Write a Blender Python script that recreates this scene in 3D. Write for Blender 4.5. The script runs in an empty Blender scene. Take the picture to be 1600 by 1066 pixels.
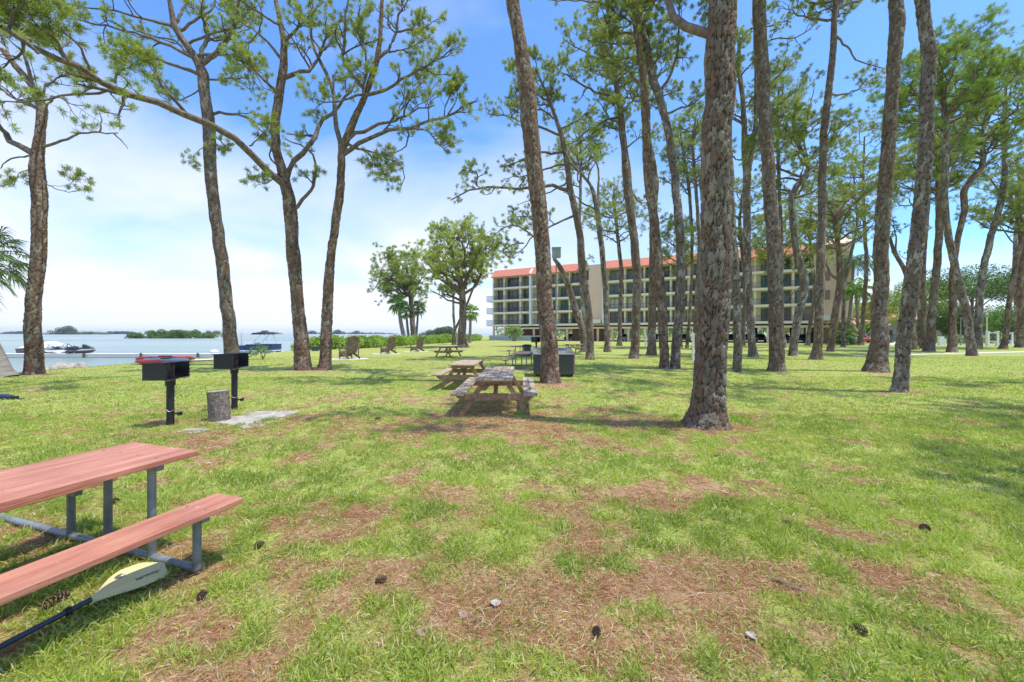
import bpy, math, random
import numpy as np
from math import radians as R
# ---------------------------------------------------------------- camera, sky, sun
scene = bpy.context.scene
F, HY, H = 620.0, 521.0, 1.65          # focal length and horizon of the 1600 px photo, eye height
cam_d = bpy.data.cameras.new('camera')
cam = bpy.data.objects.new('camera', cam_d)
scene.collection.objects.link(cam)
cam.location = (0, 0, H); cam.rotation_euler = (R(90), 0, 0)
cam_d.sensor_width = 36; cam_d.lens = 36*F/1600; cam_d.shift_y = -12/1600
cam_d.clip_start = 0.05; cam_d.clip_end = 12000
scene.camera = cam
SUN_EL, SUN_AZ = 72.0, 104.0            # azimuth clockwise from +Y (the view direction)
world = bpy.data.worlds.new('World'); scene.world = world; world.use_nodes = True
def build_world():
    nt = world.node_tree; nt.nodes.clear(); N = nt.nodes.new; L = nt.links.new
    out = N('ShaderNodeOutputWorld'); bg = N('ShaderNodeBackground'); L(bg.outputs[0], out.inputs[0])
    sky = N('ShaderNodeTexSky'); sky.sky_type = 'NISHITA'; sky.sun_disc = False
    sky.sun_elevation = R(SUN_EL); sky.sun_rotation = R(SUN_AZ)
    sky.air_density = 1.0; sky.dust_density = 0.6; sky.ozone_density = 2.2
    tc = N('ShaderNodeTexCoord'); sep = N('ShaderNodeSeparateXYZ'); L(tc.outputs['Generated'], sep.inputs[0])
    def m(op, a, b=None, c=None, clamp=False):
        n = N('ShaderNodeMath'); n.operation = op; n.use_clamp = clamp
        for i, v in enumerate((a, b, c)):
            if v is None: continue
            if isinstance(v, (int, float)): n.inputs[i].default_value = v
            else: L(v, n.inputs[i])
        return n.outputs[0]
    z = m('MAXIMUM', sep.outputs[2], 0.0)
    k = m('ADD', z, 0.22)
    cx = m('DIVIDE', sep.outputs[0], k); cy = m('DIVIDE', sep.outputs[1], k)
    comb = N('ShaderNodeCombineXYZ'); L(cx, comb.inputs[0]); L(m('MULTIPLY', cy, 1.3), comb.inputs[1])
    n1 = N('ShaderNodeTexNoise'); n1.inputs['Scale'].default_value = 0.62; n1.inputs['Detail'].default_value = 7
    n1.inputs['Roughness'].default_value = 0.52; n1.inputs['Distortion'].default_value = 0.5
    L(comb.outputs[0], n1.inputs['Vector'])
    # thin cloud: thicker low down and towards the water on the left
    low = m('SUBTRACT', 1.0, m('MULTIPLY', z, 2.1), clamp=True)
    left = m('MULTIPLY', m('SUBTRACT', -0.05, sep.outputs[0]), 0.35)
    f = m('ADD', m('ADD', m('MULTIPLY', m('SUBTRACT', n1.outputs[0], 0.48), 3.4), m('MULTIPLY', low, 1.25)), left)
    f = m('SUBTRACT', f, 0.10, clamp=True)
    f = m('MULTIPLY', f, 0.93)
    tint = N('ShaderNodeMix'); tint.data_type = 'RGBA'; tint.blend_type = 'MULTIPLY'; tint.inputs[0].default_value = 1
    L(sky.outputs[0], tint.inputs[6]); tint.inputs[7].default_value = SKY_TINT
    mx = N('ShaderNodeMix'); mx.data_type = 'RGBA'
    L(f, mx.inputs[0]); L(tint.outputs[2], mx.inputs[6]); mx.inputs[7].default_value = CLOUD
    L(mx.outputs[2], bg.inputs[0]); bg.inputs[1].default_value = 0.15
SKY_TINT = (0.62, 0.90, 1.18, 1); CLOUD = (4.2, 4.35, 4.8, 1)
build_world()
sd = bpy.data.lights.new('sun', 'SUN'); sd.energy = 2.95; sd.angle = R(0.55); sd.color = (1.0, 0.945, 0.84)
sun = bpy.data.objects.new('sun', sd); scene.collection.objects.link(sun)
sun.rotation_euler = (R(90-SUN_EL), 0, R(180-SUN_AZ)); sun.location = (20, -5, 40)
scene.view_settings.view_transform = 'Standard'; scene.view_settings.look = 'None'
scene.view_settings.exposure = 0.74; scene.view_settings.gamma = 1
scene.cycles.max_bounces = 8; scene.cycles.transparent_max_bounces = 8

# ---------------------------------------------------------------- helpers
COL = scene.collection
def P(px, py, d): return np.array([(px-800)/F*d, d, H-(py-HY)/F*d])
def G(px, py, z=0.0):
    d = (H-z)*F/(py-HY); return np.array([(px-800)/F*d, d, z])
def tag(o, label=None, cat=None, group=None, kind=None):
    if label: o['label'] = label
    if cat: o['category'] = cat
    if group: o['group'] = group
    if kind: o['kind'] = kind
    return o
def empty(name, loc, rz=0.0, label=None, cat=None, group=None):
    o = bpy.data.objects.new(name, None); COL.objects.link(o)
    o.location = tuple(float(v) for v in loc); o.rotation_euler = (0, 0, rz); o.empty_display_size = .3
    return tag(o, label, cat, group)
def kids(o): return [c for c in bpy.data.objects if c.parent == o]
def copy_tree(o, loc=None, rz=None, label=None, parent=None, group=None):
    c = o.copy(); COL.objects.link(c); c.parent = parent
    if loc is not None: c.location = tuple(float(v) for v in loc)
    if rz is not None: c.rotation_euler = (0, 0, rz)
    if label: c['label'] = label
    if group: c['group'] = group
    for k in kids(o): copy_tree(k, parent=c)
    return c
def np_mesh(name, V, Q, mat, parent=None, attrs=None, cols=None, smooth=True, loc=None, mat2=None, split=0):
    """V (n,3); Q (m,k) faces of one size, or a list of such arrays"""
    me = bpy.data.meshes.new(name)
    Qs = Q if isinstance(Q, list) else [Q]
    Qs = [np.asarray(q, dtype=np.int32) for q in Qs if len(q)]
    V = np.asarray(V, dtype=np.float32)
    me.vertices.add(len(V)); me.vertices.foreach_set('co', V.ravel())
    nl = sum(q.size for q in Qs); nf = sum(len(q) for q in Qs)
    me.loops.add(nl); me.polygons.add(nf)
    me.loops.foreach_set('vertex_index', np.concatenate([q.ravel() for q in Qs]))
    starts = []; s = 0
    for q in Qs:
        k = q.shape[1]; starts.append(s+np.arange(len(q))*k); s += q.size
    me.polygons.foreach_set('loop_start', np.concatenate(starts).astype(np.int32))
    if smooth: me.polygons.foreach_set('use_smooth', np.ones(nf, dtype=bool))
    me.update(calc_edges=True)
    if attrs:
        for k, v in attrs.items():
            a = me.attributes.new(k, 'FLOAT', 'POINT'); a.data.foreach_set('value', np.asarray(v, dtype=np.float32))
    if cols is not None:
        a = me.attributes.new('Col', 'FLOAT_COLOR', 'POINT')
        c4 = np.ones((len(V), 4), dtype=np.float32); c4[:, :3] = cols; a.data.foreach_set('color', c4.ravel())
    if mat: me.materials.append(mat)
    if mat2: me.materials.append(mat2); me.polygons.foreach_set('material_index', (np.arange(nf) >= split).astype(np.int32))
    o = bpy.data.objects.new(name, me); COL.objects.link(o)
    if parent: o.parent = parent
    if loc is not None: o.location = tuple(float(v) for v in loc)
    return o
class MB:
    """collects shapes and links them as ONE mesh object"""
    def __init__(s): s.v = []; s.f = []
    def add(s, vs, fs):
        n = len(s.v); s.v += [tuple(map(float, v)) for v in vs]; s.f += [tuple(i+n for i in f) for f in fs]; return s
    def box(s, x0, x1, y0, y1, z0, z1):
        return s.add([(x0,y0,z0),(x1,y0,z0),(x1,y1,z0),(x0,y1,z0),(x0,y0,z1),(x1,y0,z1),(x1,y1,z1),(x0,y1,z1)],
                     [(0,3,2,1),(4,5,6,7),(0,1,5,4),(1,2,6,5),(2,3,7,6),(3,0,4,7)])
    def beam(s, a, b, w, h, up=(0,0,1)):
        """rectangular bar from a to b, w across, h along up"""
        a = np.array(a, float); b = np.array(b, float); t = b-a; t /= np.linalg.norm(t)
        u = np.array(up, float); x = np.cross(t, u); x /= np.linalg.norm(x); u = np.cross(x, t)
        vs = []
        for p in (a, b):
            for sx, su in ((-1,-1),(1,-1),(1,1),(-1,1)): vs.append(p+x*w/2*sx+u*h/2*su)
        return s.add(vs, [(0,1,2,3),(7,6,5,4),(0,4,5,1),(1,5,6,2),(2,6,7,3),(3,7,4,0)])
    def tube(s, pts, r, n=10, cap=True):
        pts = [np.array(p, float) for p in pts]; m = len(pts)
        rr = r if hasattr(r, '__len__') else [r]*m
        base = []
        prev = None
        for i, p in enumerate(pts):
            t = pts[min(i+1, m-1)]-pts[max(i-1, 0)]; t /= (np.linalg.norm(t)+1e-9)
            if prev is None:
                ref = np.array([0,0,1.0]) if abs(t[2]) < .9 else np.array([1.0,0,0])
                e1 = np.cross(t, ref)
            else: e1 = prev-t*np.dot(prev, t)
            e1 /= np.linalg.norm(e1); prev = e1; e2 = np.cross(t, e1)
            for k in range(n):
                a = 2*math.pi*k/n; base.append(p+rr[i]*(math.cos(a)*e1+math.sin(a)*e2))
        fs = []
        for i in range(m-1):
            for k in range(n):
                k2 = (k+1) % n; fs.append((i*n+k, i*n+k2, (i+1)*n+k2, (i+1)*n+k))
        if cap: fs.append(tuple(range(n))[::-1]); fs.append(tuple(range((m-1)*n, m*n)))
        return s.add(base, fs)
    def lathe(s, prof, n=24, c=(0,0)):
        vs = []
        for r, z in prof:
            for k in range(n):
                a = 2*math.pi*k/n; vs.append((c[0]+r*math.cos(a), c[1]+r*math.sin(a), z))
        fs = []
        for i in range(len(prof)-1):
            for k in range(n):
                k2 = (k+1) % n; fs.append((i*n+k, i*n+k2, (i+1)*n+k2, (i+1)*n+k))
        fs.append(tuple(range(n))[::-1]); fs.append(tuple(range((len(prof)-1)*n, len(prof)*n)))
        return s.add(vs, fs)
    def prism(s, poly, a, b, axis='x'):
        """polygon (2-D) extruded from a to b along an axis"""
        n = len(poly)
        def mk(p, t):
            return {'x': (t, p[0], p[1]), 'y': (p[0], t, p[1]), 'z': (p[0], p[1], t)}[axis]
        vs = [mk(p, a) for p in poly]+[mk(p, b) for p in poly]
        fs = [tuple(range(n))[::-1], tuple(range(n, 2*n))]
        for i in range(n): j = (i+1) % n; fs.append((i, j, n+j, n+i))
        return s.add(vs, fs)
    def build(s, name, mat, parent=None, bevel=0, smooth=False, loc=None, seg=2):
        me = bpy.data.meshes.new(name); me.from_pydata(s.v, [], s.f); me.materials.append(mat)
        import bmesh
        bm = bmesh.new(); bm.from_mesh(me); bmesh.ops.recalc_face_normals(bm, faces=bm.faces); bm.to_mesh(me); bm.free()
        if smooth: me.polygons.foreach_set('use_smooth', np.ones(len(me.polygons), dtype=bool))
        me.update()
        o = bpy.data.objects.new(name, me); COL.objects.link(o)
        if parent: o.parent = parent
        if loc is not None: o.location = tuple(float(v) for v in loc)
        if bevel:
            b = o.modifiers.new('bevel', 'BEVEL'); b.width = bevel; b.segments = seg; b.limit_method = 'ANGLE'; b.angle_limit = R(35)
        if smooth: 
            b = o.modifiers.new('wn', 'WEIGHTED_NORMAL') if bevel else None
        return o

# noise in numpy
def _h(ix, iy, seed):
    n = (ix.astype(np.int64)*374761393+iy.astype(np.int64)*668265263+seed*1442695041) & 0xffffffff
    n = ((n ^ (n >> 13))*1274126177) & 0xffffffff
    return ((n ^ (n >> 16)) & 0xffffff)/float(0xffffff)
def vnoise(x, y, seed=0):
    xi = np.floor(x); yi = np.floor(y); fx = x-xi; fy = y-yi
    fx = fx*fx*(3-2*fx); fy = fy*fy*(3-2*fy)
    a = _h(xi, yi, seed); b = _h(xi+1, yi, seed); c = _h(xi, yi+1, seed); d = _h(xi+1, yi+1, seed)
    return (a*(1-fx)+b*fx)*(1-fy)+(c*(1-fx)+d*fx)*fy
def fbm(x, y, seed=0, oct=4, gain=.5):
    s = 0; a = 1; t = 0
    for o in range(oct):
        s = s+a*vnoise(x*2**o+17.3*o, y*2**o-9.1*o, seed+o); t += a; a *= gain
    return s/t
def sstep(a, b, x):
    t = np.clip((x-a)/(b-a), 0, 1); return t*t*(3-2*t)

# ---------------------------------------------------------------- materials
def nodes_of(name):
    m = bpy.data.materials.new(name); m.use_nodes = True; nt = m.node_tree
    return m, nt, nt.nodes.new, nt.links.new, nt.nodes['Principled BSDF'], nt.nodes['Material Output']
def ramp(N, stops):
    r = N('ShaderNodeValToRGB'); e = r.color_ramp.elements
    while len(e) > 1: e.remove(e[-1])
    e[0].position = stops[0][0]; e[0].color = (*stops[0][1], 1)
    for p, c in stops[1:]:
        k = e.new(p); k.color = (*c, 1)
    return r
def mat(name, col, rough=.6, var=.18, scale=6, bump=.0, bscale=30, metal=0, spec=.5, stretch=(1,1,1), alt=None, coat=0):
    m, nt, N, L, b, out = nodes_of(name)
    tc = N('ShaderNodeTexCoord'); mp = N('ShaderNodeMapping'); mp.inputs['Scale'].default_value = stretch
    L(tc.outputs['Object'], mp.inputs[0])
    n = N('ShaderNodeTexNoise'); n.inputs['Scale'].default_value = scale; n.inputs['Detail'].default_value = 6; n.inputs['Roughness'].default_value = .6
    L(mp.outputs[0], n.inputs['Vector'])
    c = np.array(col); lo = c*(1-var); hi = c*(1+var) if alt is None else np.array(alt)
    r = ramp(N, [(.32, tuple(lo)), (.68, tuple(np.clip(hi, 0, 1)))]); L(n.outputs[0], r.inputs[0]); L(r.outputs[0], b.inputs['Base Color'])
    b.inputs['Roughness'].default_value = rough; b.inputs['Metallic'].default_value = metal; b.inputs['Specular IOR Level'].default_value = spec
    b.inputs['Coat Weight'].default_value = coat
    rr = N('ShaderNodeMapRange'); rr.inputs[3].default_value = max(rough-.12, 0.02); rr.inputs[4].default_value = min(rough+.12, 1)
    L(n.outputs[0], rr.inputs[0]); L(rr.outputs[0], b.inputs['Roughness'])
    if bump:
        n2 = N('ShaderNodeTexNoise'); n2.inputs['Scale'].default_value = bscale; n2.inputs['Detail'].default_value = 5; L(mp.outputs[0], n2.inputs['Vector'])
        bp = N('ShaderNodeBump'); bp.inputs['Strength'].default_value = bump; bp.inputs['Distance'].default_value = .02
        L(n2.outputs[0], bp.inputs['Height']); L(bp.outputs[0], b.inputs['Normal'])
    return m
def leaf_mat(name, rough=.5, trans=.35, tint=(1,1,1), tmul=(1.25,1.35,.55)):
    """thin leaves: colour from the mesh's per-leaf attribute"""
    m, nt, N, L, b, out = nodes_of(name)
    a = N('ShaderNodeAttribute'); a.attribute_name = 'Col'
    b.inputs['Roughness'].default_value = rough; b.inputs['Specular IOR Level'].default_value = .35
    t = N('ShaderNodeMix'); t.data_type = 'RGBA'; t.blend_type = 'MULTIPLY'; t.inputs[0].default_value = 1; L(a.outputs['Color'], t.inputs[6]); t.inputs[7].default_value = (*tint, 1)
    L(t.outputs[2], b.inputs['Base Color'])
    t2 = N('ShaderNodeMix'); t2.data_type = 'RGBA'; t2.blend_type = 'MULTIPLY'; t2.inputs[0].default_value = 1; L(t.outputs[2], t2.inputs[6]); t2.inputs[7].default_value = (*tmul, 1)
    tr = N('ShaderNodeBsdfTranslucent'); L(t2.outputs[2], tr.inputs[0])
    mx = N('ShaderNodeMixShader'); mx.inputs[0].default_value = trans; L(b.outputs[0], mx.inputs[1]); L(tr.outputs[0], mx.inputs[2]); L(mx.outputs[0], out.inputs[0])
    return m
M = {}
def bark_mat(name, cols, crack, lichen=.0):
    m, nt, N, L, b, out = nodes_of(name)
    ap = N('ShaderNodeAttribute'); ap.attribute_name = 'plate'; ae = N('ShaderNodeAttribute'); ae.attribute_name = 'edge'
    tc = N('ShaderNodeTexCoord'); n = N('ShaderNodeTexNoise'); n.inputs['Scale'].default_value = 14; n.inputs['Detail'].default_value = 7; n.inputs['Roughness'].default_value = .7
    L(tc.outputs['Object'], n.inputs['Vector'])
    nb = N('ShaderNodeTexNoise'); nb.inputs['Scale'].default_value = 1.3; nb.inputs['Detail'].default_value = 3; L(tc.outputs['Object'], nb.inputs['Vector'])
    ad = N('ShaderNodeMath'); ad.operation = 'ADD'; L(ap.outputs['Fac'], ad.inputs[0]); L(nb.outputs[0], ad.inputs[1])
    ad2 = N('ShaderNodeMath'); ad2.operation = 'MULTIPLY_ADD'; L(n.outputs[0], ad2.inputs[0]); ad2.inputs[1].default_value = 1.5; L(ad.outputs[0], ad2.inputs[2])
    sc = N('ShaderNodeMapRange'); sc.inputs[1].default_value = 1.0; sc.inputs[2].default_value = 2.2; L(ad2.outputs[0], sc.inputs[0])
    k = len(cols); r = ramp(N, [(i/(k-1), c) for i, c in enumerate(cols)]); L(sc.outputs[0], r.inputs[0])
    er = N('ShaderNodeMapRange'); er.inputs[1].default_value = .0; er.inputs[2].default_value = .21; em = N('ShaderNodeMath'); em.operation = 'MULTIPLY_ADD'; L(n.outputs[0], em.inputs[0]); em.inputs[1].default_value = .34; em.inputs[2].default_value = -.17; e2 = N('ShaderNodeMath'); e2.operation = 'ADD'; L(ae.outputs['Fac'], e2.inputs[0]); L(em.outputs[0], e2.inputs[1]); L(e2.outputs[0], er.inputs[0])
    mx = N('ShaderNodeMix'); mx.data_type = 'RGBA'; L(er.outputs[0], mx.inputs[0]); mx.inputs[6].default_value = (*crack, 1); L(r.outputs[0], mx.inputs[7])
    L(mx.outputs[2], b.inputs['Base Color']); b.inputs['Roughness'].default_value = .88; b.inputs['Specular IOR Level'].default_value = .25
    n3 = N('ShaderNodeTexNoise'); n3.inputs['Scale'].default_value = 40; n3.inputs['Detail'].default_value = 6; L(tc.outputs['Object'], n3.inputs['Vector'])
    bp = N('ShaderNodeBump'); bp.inputs['Strength'].default_value = 1.0; bp.inputs['Distance'].default_value = .03; L(n3.outputs[0], bp.inputs['Height']); L(bp.outputs[0], b.inputs['Normal'])
    return m
M['bark'] = bark_mat('pine_bark', [(.08,.06,.045),(.155,.115,.088),(.23,.135,.085),(.17,.135,.105),(.23,.185,.14),(.31,.262,.205)], (.024,.017,.013))
M['bark_red'] = bark_mat('reddish_pine_bark', [(.085,.052,.036),(.18,.103,.064),(.15,.103,.075),(.25,.148,.093),(.21,.16,.12),(.34,.27,.20)], (.03,.02,.015))
M['bark_grey'] = bark_mat('grey_pine_bark', [(.08,.062,.048),(.15,.118,.092),(.20,.135,.095),(.19,.16,.13),(.25,.21,.168),(.40,.36,.30)], (.024,.018,.015))
M['limb'] = mat('limb_bark', (.15, .112, .085), .9, .45, 7, 1.0, 24, alt=(.27, .205, .155))
M['limb_dark'] = mat('twig_bark', (.11,.082,.062), .9, .3, 7, .5, 30)
M['palm_trunk'] = mat('palm_trunk_bark', (.27,.24,.20), .9, .35, 3, .8, 18, stretch=(1,1,6))
M['pale_bark'] = mat('pale_smooth_bark', (.45,.44,.42), .85, .25, 3, .3, 12)
M['needle'] = leaf_mat('pine_needles', .45, .34)
M['leaf'] = leaf_mat('broad_leaves', .42, .34)
M['grass'] = leaf_mat('grass_blades', .5, .42, tmul=(1.15,1.3,.6))
M['litter'] = leaf_mat('fallen_needles', .7, .1, tmul=(1,1,1))
# ---------------------------------------------------------------- the ground
SH = np.array([(-400, -21.5), (37, -21.5), (50, -17.5), (70, -12.5), (88, -9.5), (130, -13), (200, -16), (4000, -16)], float)
def shore_x(y): return np.interp(y, SH[:, 0], SH[:, 1])
WATER = -1.0
def gz(x, y):
    s = x-shore_x(y)
    z = np.interp(s, [-60, -3.2, -1.2, -.25, 0.6], [-3.0, -1.5, -.85, -.12, 0.0])
    return z
BLOBS = [(*G(770, 665)[:2], 2.5, .95, 1.15), (*G(775, 630)[:2], 1.6, 1.3, .8), (*G(715, 600)[:2], 1.6, 1.2, .45), (*G(1100, 672)[:2], 1.1, .55, .8), (*G(560, 655)[:2], 1.2, .35, .5), (*G(1100, 770)[:2], 1.5, .55, .55),
         (*G(870, 690)[:2], 1.0, .4, .5), (*G(370, 900)[:2], .8, .35, .6), (*G(700, 940)[:2], .7, .3, .6), (*G(1180, 930)[:2], 1.1, .3, .6), (*G(280, 690)[:2], 1.2, .3, .6), (*G(420, 620)[:2], 1.2, .4, .5),
         (*G(870, 940)[:2], .5, .25, .6), (*G(1000, 1010)[:2], 1.0, .25, .5), (*G(860, 604)[:2], 2.2, .5, .5), (*G(490, 580)[:2], 2.0, .5, .45), (*G(560, 566)[:2], 4.0, .7, .5)]
for bx_, by_, br_ in ((53,586,1.3),(364,572,1.2),(474,579,1.5),(506,579,1.2),(861,602,1.1),(1104,668,.8),(990,561,1),(1038,577,1.1),(1055,576,1),(1151,584,.8),(1177,557,1),(1214,581,1),(1239,557,1),(1275,563,1),(1368,583,1.3),(1404,613,.8),(1519,557,1.2),(922,563,.9)):
    BLOBS.append((*G(bx_, by_)[:2], br_, br_*.6, .75))
def green(x, y):
    """how grassy the lawn is at (x, y): 1 dense grass, 0 bare pine litter"""
    d = np.hypot(x*.8, y)
    n = fbm(x*1.5+3, y*1.5, 3, 4, .6)
    n2 = fbm(x*.3, y*.3, 11, 3)
    fine = fbm(x*5, y*5, 21, 3)
    bias = np.interp(d, [0, 3.0, 6, 9, 14, 30], [.28, .28, .30, .35, .44, .54])
    bias = bias+np.clip((x-1.5)/6, 0, .12)*(y > 3)
    g = (n-.5)*1.8+(n2-.5)*.4+(fine-.5)*2.4+.45+bias
    for bx, by, rx, ry, k in BLOBS:
        q = ((x-bx)/rx)**2+((y-by)/ry)**2
        g = g-k*np.exp(-q*1.2)
    return np.clip(g, 0, 1)
def ground_material():
    m, nt, N, L, b, out = nodes_of('lawn_and_pine_litter')
    tc = N('ShaderNodeTexCoord')
    def noise(s, d=5, r=.6, st=None):
        n = N('ShaderNodeTexNoise'); n.inputs['Scale'].default_value = s; n.inputs['Detail'].default_value = d; n.inputs['Roughness'].default_value = r
        if st:
            mp = N('ShaderNodeMapping'); mp.inputs['Scale'].default_value = st; L(tc.outputs['Object'], mp.inputs[0]); L(mp.outputs[0], n.inputs['Vector'])
        else: L(tc.outputs['Object'], n.inputs['Vector'])
        return n.outputs[0]
    def mix(f, a, c):
        x = N('ShaderNodeMix'); x.data_type = 'RGBA'; L(f, x.inputs[0])
        for i, v in ((6, a), (7, c)):
            if isinstance(v, tuple): x.inputs[i].default_value = (*v, 1)
            else: L(v, x.inputs[i])
        return x.outputs[2]
    litter = ramp(N, [(.34, (.06, .035, .022)), (.45, (.22, .115, .065)), (.56, (.44, .26, .14)), (.67, (.68, .53, .33))]); L(noise(60, 8, .8), litter.inputs[0])
    lit2 = ramp(N, [(.4, (.32, .175, .09)), (.62, (.60, .45, .26))]); L(noise(2.5, 4), lit2.inputs[0])
    lit = mix(noise(9, 3), litter.outputs[0], lit2.outputs[0])
    gr = ramp(N, [(.32, (.07, .09, .025)), (.44, (.22, .26, .06)), (.56, (.40, .42, .12)), (.68, (.62, .56, .28))]); L(noise(48, 8, .8), gr.inputs[0])
    gr2 = ramp(N, [(.36, (.27, .39, .055)), (.52, (.45, .52, .11)), (.66, (.57, .55, .18))]); L(noise(.35, 5, .6), gr2.inputs[0])
    hf = N('ShaderNodeMapRange'); hf.inputs[1].default_value = .35; hf.inputs[2].default_value = .75; hf.inputs[4].default_value = .6; L(noise(5, 4), hf.inputs[0])
    grn = mix(hf.outputs[0], gr.outputs[0], gr2.outputs[0])
    at = N('ShaderNodeAttribute'); at.attribute_name = 'green'
    ad = N('ShaderNodeMath'); ad.operation = 'MULTIPLY_ADD'; L(noise(11, 6, .7), ad.inputs[0]); ad.inputs[1].default_value = .9; L(at.outputs['Fac'], ad.inputs[2])
    mr = N('ShaderNodeMapRange'); mr.inputs[1].default_value = .62; mr.inputs[2].default_value = 1.15; L(ad.outputs[0], mr.inputs[0])
    c = mix(mr.outputs[0], lit, grn)
    sand = ramp(N, [(.35, (.33, .29, .22)), (.6, (.52, .47, .38))]); L(noise(6, 6), sand.inputs[0])
    bk = N('ShaderNodeAttribute'); bk.attribute_name = 'bank'
    c = mix(bk.outputs['Fac'], c, sand.outputs[0])
    L(c, b.inputs['Base Color']); b.inputs['Roughness'].default_value = .92; b.inputs['Specular IOR Level'].default_value = .15
    bp = N('ShaderNodeBump'); bp.inputs['Strength'].default_value = .7; bp.inputs['Distance'].default_value = .03
    L(noise(45, 6, .7, (1, 1, 1)), bp.inputs['Height']); L(bp.outputs[0], b.inputs['Normal'])
    return m
def build_ground():
    n = 560; a = 7.6; s = 20/a
    u = np.linspace(-1, 1, n+1)
    xs = s*np.sinh(a*u)*1.2; ys = 2.0+s*np.sinh(a*u)*1.2
    X, Y = np.meshgrid(xs, ys)
    # keep the seam of the bank crisp: add shore-following columns by bending x near the shore is not needed, z is interpolated finely
    Z = gz(X, Y)
    near = np.exp(-((X/14)**2+((Y-6)/14)**2))
    Z = Z+(fbm(X*1.3, Y*1.3, 5)-.5)*.035*near
    g = green(X, Y)
    bank = sstep(.5, -.3, X-shore_x(Y)+ (fbm(X*.9, Y*.9, 8)-.5)*1.0)
    V = np.stack([X.ravel(), Y.ravel(), Z.ravel()], 1)
    i = np.arange(n*(n+1)).reshape(n, n+1)[:, :-1].ravel()
    Q = np.stack([i, i+1, i+n+2, i+n+1], 1)
    o = np_mesh('ground', V, Q, ground_material(), attrs={'green': g.ravel(), 'bank': bank.ravel()})
    tag(o, 'sunlit lawn with bare patches of brown pine litter', None, None, 'structure')
build_ground()

def water_material():
    m, nt, N, L, b, out = nodes_of('bay_water')
    tc = N('ShaderNodeTexCoord'); mp = N('ShaderNodeMapping'); mp.inputs['Scale'].default_value = (.35, 1.0, 1); L(tc.outputs['Object'], mp.inputs[0])
    n = N('ShaderNodeTexNoise'); n.inputs['Scale'].default_value = 1.1; n.inputs['Detail'].default_value = 8; n.inputs['Roughness'].default_value = .7; L(mp.outputs[0], n.inputs['Vector'])
    mp2 = N('ShaderNodeMapping'); mp2.inputs['Scale'].default_value = (.006, .03, 1); L(tc.outputs['Object'], mp2.inputs[0])
    n2 = N('ShaderNodeTexNoise'); n2.inputs['Scale'].default_value = 1.0; n2.inputs['Detail'].default_value = 4; L(mp2.outputs[0], n2.inputs['Vector'])
    r = ramp(N, [(.35, (.21, .28, .255)), (.6, (.30, .365, .33))]); L(n2.outputs[0], r.inputs[0]); L(r.outputs[0], b.inputs['Base Color'])
    b.inputs['Roughness'].default_value = .3; b.inputs['Specular IOR Level'].default_value = .35; b.inputs['IOR'].default_value = 1.33
    bp = N('ShaderNodeBump'); bp.inputs['Strength'].default_value = .9; bp.inputs['Distance'].default_value = .35; L(n.outputs[0], bp.inputs['Height']); L(bp.outputs[0], b.inputs['Normal'])
    return m
wv = np.array([(-5000, -2000, WATER), (30, -2000, WATER), (30, 5000, WATER), (-5000, 5000, WATER)])
# land continues to the right of x = 0, so the sheet lies below the lawn there
w = np_mesh('water', wv, np.array([[0, 1, 2, 3]]), water_material(), smooth=False)
tag(w, 'calm grey green bay water', None, None, 'structure')

# ---------------------------------------------------------------- grass and fallen needles (uncountable)
def kites(Pb, D, Ln, W, rng, bend=.25, up=None):
    """one bent four-cornered blade each: base Pb, direction D, length, width -> V, Q"""
    n = len(Pb)
    D = D/np.linalg.norm(D, axis=1, keepdims=True)
    rnd = rng.normal(size=(n, 3)); side = np.cross(D, rnd); side /= (np.linalg.norm(side, axis=1, keepdims=True)+1e-9)
    if up is not None:
        side = np.cross(D, np.tile([0, 0, 1.0], (n, 1)))+rnd*.35; side /= (np.linalg.norm(side, axis=1, keepdims=True)+1e-9)
    mid = Pb+D*(Ln*.45)[:, None]
    tip = Pb+D*Ln[:, None]; tip[:, 2] -= bend*Ln
    nrm = np.cross(side, D)
    mid = mid+nrm*(Ln*.06)[:, None]
    w = (W/2)[:, None]*side
    V = np.stack([Pb, mid-w, tip, mid+w], 1).reshape(-1, 3)
    Q = (np.arange(n)*4)[:, None]+np.arange(4)[None]
    return V, Q
def field(n, d0, d1, rng, slope=1.42):
    d = np.sqrt(rng.uniform(d0**2, d1**2, n)); x = rng.uniform(-slope, slope, n)*d
    return x, d
PADS = []     # filled below with rectangles kept free of grass
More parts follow.
